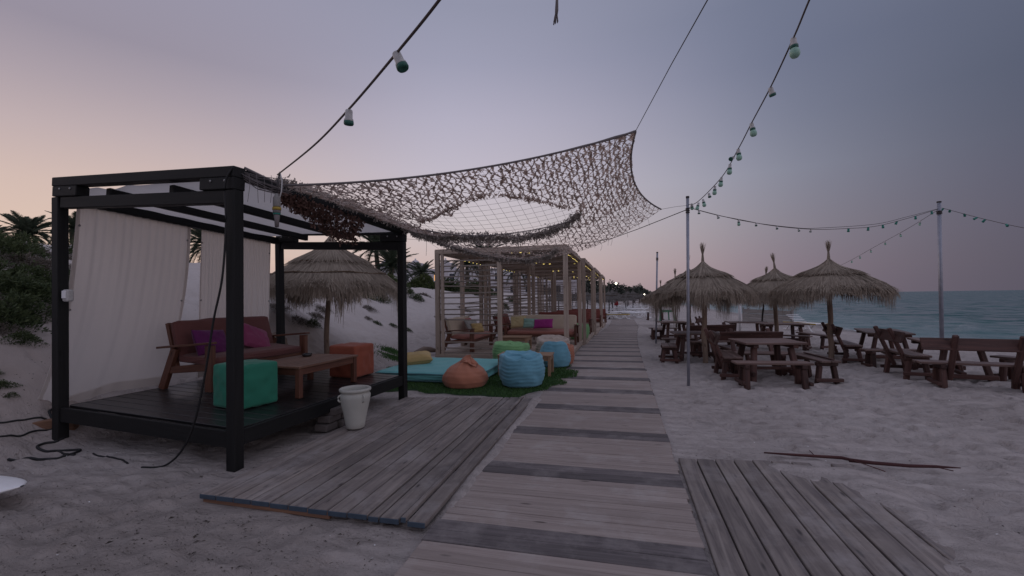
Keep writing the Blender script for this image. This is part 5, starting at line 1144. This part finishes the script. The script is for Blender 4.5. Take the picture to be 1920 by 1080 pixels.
lounger('white sun lounger with a yellow rail at the end of the boardwalk', -.35, 35.5, R_(2), 'yplastic')
lounger('white sun lounger with a yellow seat near the sea edge', 7.95, 22.6, R_(110), 'yplastic')
lg = lounger('plain white sun lounger under the far dark parasols', 1.0, 38.5, R_(20))
lg.scale = (1.2,)*3
for i in range(30):
    y = 35.8+i*.95; x = random.choice((-.2, -1.9, -3.4, 1.1, -5.0))+.055*(y-36)+random.uniform(-.4, .5)
    dup(lg, (x, y, hz(x, y)), random.uniform(-.3, .5)+(math.pi/2 if random.random() < .3 else 0))
tag(MB().tube([(0, 0, 0), (0, 0, 1.3)], [.22, .12], 8).build('red_cloth', M['redp'], None, (-.55, 50, hz(0, 50)+.75)), 'red cloth hanging among the far parasols', 'cloth')
for lab, x, y, z in (('lit street lamp above the far parasols at left', -.62, 58, 3.0), ('lit street lamp beyond the far parasols at right', 4.3, 90, 1.6)):
    zb_ = hz(x, y); t = thing('street_lamp', lab, 'lamp', (x, y, zb_), 0, 'lit lamps along the beach'); MB().tube([(0, 0, 0), (0, 0, z+.3)], .05, 6).build('post', M['wire'], t); MB().lathe([(.002, -.12), (.1, -.09), (.13, 0), (.1, .09), (.002, .12)], 10, (0, 0, z+.35)).build('globe', M['lamp'], t)

# ================================================================== PALMS, SHRUBS, TREES, HOTEL
def frond_mesh(name, Ln, droop, m, seed, nl=46, wl=.55):
    rg = np.random.default_rng(seed); b = MB(); pts = []
    for k in range(11):
        s = k/10; pts.append((Ln*s*(1-.15*droop*s), 0, Ln*(.28*s-droop*s*s)))
    b.tube(pts, [.02*(1-.8*k/10)+.003 for k in range(11)], 4); P = np.array(pts); Q, Lc = [], []
    for k in range(nl):
        s = .12+.88*k/nl; q = np.array([np.interp(s, np.linspace(0, 1, 11), P[:, i]) for i in range(3)]); ln = wl*Ln*(.25+.75*math.sin(math.pi*min(1, .15+s*.85)))*.42
        for sg in (-1, 1):
            d = np.array((.75, sg*.8, .35+rg.normal(0, .12)-.5*s)); d /= np.linalg.norm(d); e = q+d*ln; e[2] -= ln*.18; w_ = np.array((.016, 0, .008))*Ln*.85; tone = rg.random()
            Q.append([q-w_, q+w_, e+w_*.15, e-w_*.15]); Lc += [(0, tone, 0)]*4
    b.quads(Q, Lc); return b.mesh(name, M[m])
FR = [frond_mesh('frond', 1.0, .35, 'palm', 1), frond_mesh('frond', 1.0, .6, 'palm', 2), frond_mesh('frond', 1.0, .95, 'palm', 3)]; FD = frond_mesh('dry_frond', 1.0, 1.2, 'drypalm', 4, 18, .35)
def palm(label, x, y, zb_, ht, fl, nf, seed, group='palm trees behind the dune', tr=.16, dry=3, up=1.):
    rr = random.Random(seed); t = thing('palm_tree', label, 'palm tree', (x, y, zb_), rr.uniform(0, 6), group); b = MB(); n = 10
    b.tube([(.06*math.sin(k*.5), .05*math.sin(k*.7), -.3+(ht+.3)*k/n) for k in range(n+1)], [tr*(1.25-.3*k/n)*(1+.07*(k % 2)) for k in range(n+1)], 9); b.build('trunk', M['trunk'], t)
    for k in range(nf):
        s = k/nf; pitch = (1.25-1.75*s**1.1)*up; o = put('frond', FR[0 if s < .4 else (1 if s < .75 else 2)], t, (0, 0, ht+.12*(1-s)))
        o.rotation_euler = (rr.gauss(0, .2), -pitch*.75, k*2.399+rr.uniform(-.2, .2)); o.scale = (fl*rr.uniform(.82, 1.1),)*3
    for k in range(dry):
        o = put('dry_frond', FD, t, (0, 0, ht-.1)); o.rotation_euler = (0, .5, rr.uniform(0, 6)); o.scale = (fl*.8,)*3
    return t
def gy_(x, y): return hz(x, y)
palm('tall palm crown rising behind the straw parasol, left of the pair', -18.2, 31, gy_(-18, 31), 3.2, 2.2, 34, 1)
palm('palm with an upright dry frond right of the taller one', -16.4, 30, gy_(-16.4, 30), 1.7, 2.1, 32, 2)
palm('small palm in front of the white hotel', -20.6, 44, gy_(-20.6, 44), 1.9, 2.0, 30, 3)
palm('palm seen through the slats of the front pergola, left', -17.6, 50, gy_(-17.6, 50), 3.6, 2.6, 30, 4)
palm('palm seen through the slats of the front pergola, right', -14.6, 47, gy_(-14.6, 47), 4.0, 2.6, 30, 5)
palm('palm seen low through the second pergola', -13.0, 56, gy_(-13, 56), 2.8, 2.4, 26, 6)
palm('low bushy palm on the dune crest at far left', -28.8, 16.0, 2.4, 2.45, 1.4, 40, 7, dry=5, tr=.14, up=1.1)
palm('low bushy palm on the dune crest beside the left cabana post', -26.6, 16.6, 2.4, 2.7, 1.4, 36, 8, dry=3, tr=.14, up=1.1)
palm('dark palm at the left picture edge on the dune crest', -29.6, 15.0, 2.4, 2.1, 1.3, 30, 9, dry=2, tr=.12)
palm('palm tips showing between the left cabana post and the curtain', -23.8, 16.4, 2.4, 2.7, 1.3, 30, 12, dry=2, tr=.12)
palm('bushy palm glimpsed between the first two curtains', -19.4, 17.6, 2.3, 1.75, 1.5, 44, 10, dry=2)
def leafclump(name, r, h_, N, m, seed, lw=.012, ll=.07, upb=.6):
    rg = np.random.default_rng(seed); Q, Lc = [], []
    for k in range(N):
        a = rg.uniform(0, 6.283); q = rg.random()**.6; zz = rg.random(); rad = r*q*(1-.45*zz)*(1+.35*math.sin(a*3+seed)); c = np.array((rad*math.cos(a), rad*math.sin(a), h_*zz*(1-.6*q*q)*(.7+.5*vn(a*2, q*3, seed))))
        d = np.array((math.cos(a)*.6, math.sin(a)*.6, upb))+rg.normal(0, .45, 3); d /= np.linalg.norm(d); s = np.cross(d, rg.normal(0, 1, 3)); s /= np.linalg.norm(s)+1e-9; l = ll*rg.uniform(.5, 1.3); w_ = lw*rg.uniform(.7, 1.3); tone = float(np.clip(rg.normal(.25+.5*zz, .2), .02, .98)); e = c+d*l; mid = c+d*l*.5
        Q.append([c-s*w_*.3, mid-s*w_, e, mid+s*w_]); Lc += [(0, tone, 0)]*4
    b = MB(); b.quads(Q, Lc); return b.mesh(name, M[m])
LC = [leafclump('shrub', .50, .34, 1500, 'leaf', 1), leafclump('shrub', .45, .42, 1300, 'leaf', 2, .010, .10), leafclump('shrub', .55, .26, 1300, 'scrub', 3, .006, .13, .3), leafclump('shrub', .5, .3, 1200, 'leaf', 4, .014, .06)]
BL = [leafclump('bush', 1.0, 1.0, 2600, 'bushleaf', 5, .03, .14), leafclump('bush', 1.0, .9, 2400, 'leaf', 6, .03, .14)]
GS = 'green shrubs growing on the dune slope'
left = [(-9.23, 4.86, 0.98, 0), (-8.92, 4.88, 0.78, 2), (-8.19, 4.34, 0.98, 1), (-8.53, 4.79, 0.91, 0), (-8.85, 5.20, 0.65, 2), (-8.08, 4.66, 0.81, 0), (-7.75, 4.19, 0.78, 1), (-8.30, 4.98, 0.65, 3), (-7.54, 3.95, 0.85, 0), (-9.7, 5.3, 0.78, 1), (-8.54, 5.36, 0.65, 3), (-7.9, 4.9, 0.52, 1), (-9.6, 4.7, 0.91, 1), (-9.3, 5.9, 0.65, 2), (-8.4, 5.8, 0.59, 0), (-8.35, 4.55, 0.78, 0), (-7.6, 4.15, 0.52, 3), (-10.4, 6.5, 0.78, 1), (-9.9, 6.4, 0.65, 2)]
mid = [(-6.87, 8.86, .42, 1), (-9.02, 11.08, 1.1, 0), (-8.27, 11.02, .9, 2), (-11.05, 14.12, 1.6, 1), (-7.59, 12.36, .5, 2), (-8.52, 14.58, .95, 1), (-6.93, 11.71, .35, 3), (-7.15, 11.6, .3, 2), (-6.79, 12.38, .38, 3), (-6.55, 12.9, .36, 3), (-9.11, 17.79, 1.0, 1), (-7.35, 8.34, .55, 2), (-7.05, 8.60, .6, 2), (-8.31, 13.23, .7, 0), (-8.9, 14.0, .9, 0), (-7.9, 9.6, .8, 2), (-8.4, 10.2, .9, 0), (-7.6, 10.1, .6, 2), (-8.3, 17.2, .8, 1), (-9.6, 12.6, 1.1, 2), (-10.2, 15.5, 1.4, 0), (-7.2, 9.4, .5, 2), (-8.6, 18.6, .6, 2), (-6.7, 16.0, .6, 2), (-7.3, 20.0, .8, 2), (-6.6, 24.0, .9, 1), (-7.5, 28, 1.2, 0), (-8, 33, 1.4, 1)]
left += [(-7.35, 3.75, .5, 2), (-7.1, 3.9, .4, 0), (-7.9, 3.95, .6, 2), (-8.6, 4.35, .8, 1), (-9.9, 5.0, .9, 2), (-9.4, 5.5, .6, 2), (-8.1, 5.2, .5, 2), (-7.7, 4.6, .45, 2)]
edge = [(-6.56, 3.44, .26, 3), (-6.62, 3.40, .3, 3), (-6.42, 3.43, .2, 3), (-6.75, 3.38, .3, 1)]
for lst, lab, grp in ((left, 'shrub on the dune slope left of the cabana', 'shrubs massed on the dune left of the cabana'), (mid, 'shrub on the pale dune slope beyond the cabana', 'shrubs scattered over the pale dune slope'), (edge, 'creeping plant on the sand at the left picture edge', 'succulents at the left edge')):
    for x, y, s, k in lst:
        o = put('shrub', LC[k], None, (x, y, hz(x, y)-.03), random.uniform(0, 6)); o.scale = (s, s, s*random.uniform(.8, 1.1)); o.rotation_euler = (0, .32 if lst is not edge else .1, 0); o.rotation_euler.rotate_axis('Z', random.uniform(0, 6)); tag(o, {0: 'leafy green ', 1: 'spiky dark green ', 2: 'dry brown twiggy ', 3: 'low rounded green '}[k]+lab, 'shrub', grp)
for x, y, s, k, lab in ((-14.3, 26.5, 1.0, 0, 'bright green bush on the dune crest left of the pergola'), (-12.3, 26.5, 1.2, 0, 'round green bush on the dune crest beside the pergola post'), (-10.9, 27, 1.1, 1, 'dark bush on the dune crest behind the front pergola'), (-16.0, 27.5, .9, 1, 'low dark bush under the hotel palm'), (-9.5, 29, 1.2, 1, 'dark bush seen through the second pergola'), (-18.5, 29, 1.1, 1, 'dark bush behind the big straw parasol'), (-13.4, 24, .8, 0, 'green bush on the crest right of the parasol pole')):
    tag(put('bush', BL[k], None, (x, y, hz(x, y)-.1), random.uniform(0, 6)), lab, 'bush'); COL.objects[-1].scale = (s*1.3, s*1.3, s) if False else (s*1.3, s*1.3, s)
FT = leafclump('crown', 2.2, 2.6, 1400, 'fartree', 9, .12, .4)
for i, (x, y, s, h_) in enumerate([(3.0, 112, 1.3, 1.8), (4.5, 120, 1.5, 2.2), (5.6, 125, 1.2, 1.6), (7.2, 140, 1.2, 1.4), (-2, 100, 1.6, 2.4), (-6, 95, 1.8, 2.6), (-10, 90, 1.7, 2.4), (-14, 85, 1.6, 2.2), (.6, 105, 1.4, 2.0), (-18, 92, 1.8, 2.4), (9.0, 170, 1.3, 1.2), (-4, 85, 1.2, 1.8)]):
    t = thing('far_tree', 'hazy tree standing beyond the far parasols', 'tree', (x, y, hz(x, y)), i, 'trees beyond the far parasols'); o = put('crown', FT, t, (0, 0, h_*.6)); o.scale = (s, s, s*.8); MB().tube([(0, 0, -.2), (.05, .05, h_), (0, 0, h_+.8)], [.18, .12, .06], 6).build('trunk', M['trunk'], t)
hb = thing('hotel', 'long white hotel with small domed parapets behind the dune', 'building', (-31, 76, hz(-31, 76)-.2), R_(14))
def wing(x0, x1, d, h_): MB().box(((x0+x1)/2, d/2, h_/2), (x1-x0, d, h_), None, .05).build('wall', M['wall'], hb)
wing(-14, 24, 8, 5.2)
for x in (-11, -5.5, 0, 5.5, 11, 16.5, 22):
    MB().box((x, 3, 5.75), (2.9, 6, 1.15), None, .12).build('parapet', M['wall'], hb); MB().lathe([(.75, 0), (.72, .25), (.5, .5), (.2, .62), (.001, .66)], 14, (x, .8, 6.30)).build('dome', M['wall'], hb); MB().lathe([(.02, 0), (.16, .1), (.16, .22), (.02, .34)], 8, (x, .8, 6.93)).build('finial', M['white'], hb)
for x in np.arange(-12.5, 23, 2.75):
    for z in (1.3, 3.7):
        f = MB().box((x, -.02, z), (1.15, .12, 1.5), None, .03).build('window', M['white'], hb); MB().box((x, -.075, z), (.9, .05, 1.25), None, .01).build('pane', M['litwin'] if (abs(x+1.5) < .1 and z > 3) else M['winglass'], f)
for x in np.arange(-11, 23, 5.5): MB().box((x, -.55, 2.6), (3.8, 1.1, .14), None, .02).build('balcony', M['wall'], hb)
fh = thing('far_building', 'low pale building on the far shore beyond the parasols', 'building', (11.5, 230, hz(11, 230)-.3)); MB().box((0, 0, 1.7), (9, 6, 3.4), None, .1).build('wall', M['wall'], fh); MB().tube([(-2.5, 0, 3), (-2.5, 0, 8.5)], .12, 5).build('mast', M['wire'], fh)
for k in range(4): MB().box((-3+2*k, -3.02, 1.9), (1., .1, 1.2), None, .02).build('window', M['winglass'], fh)
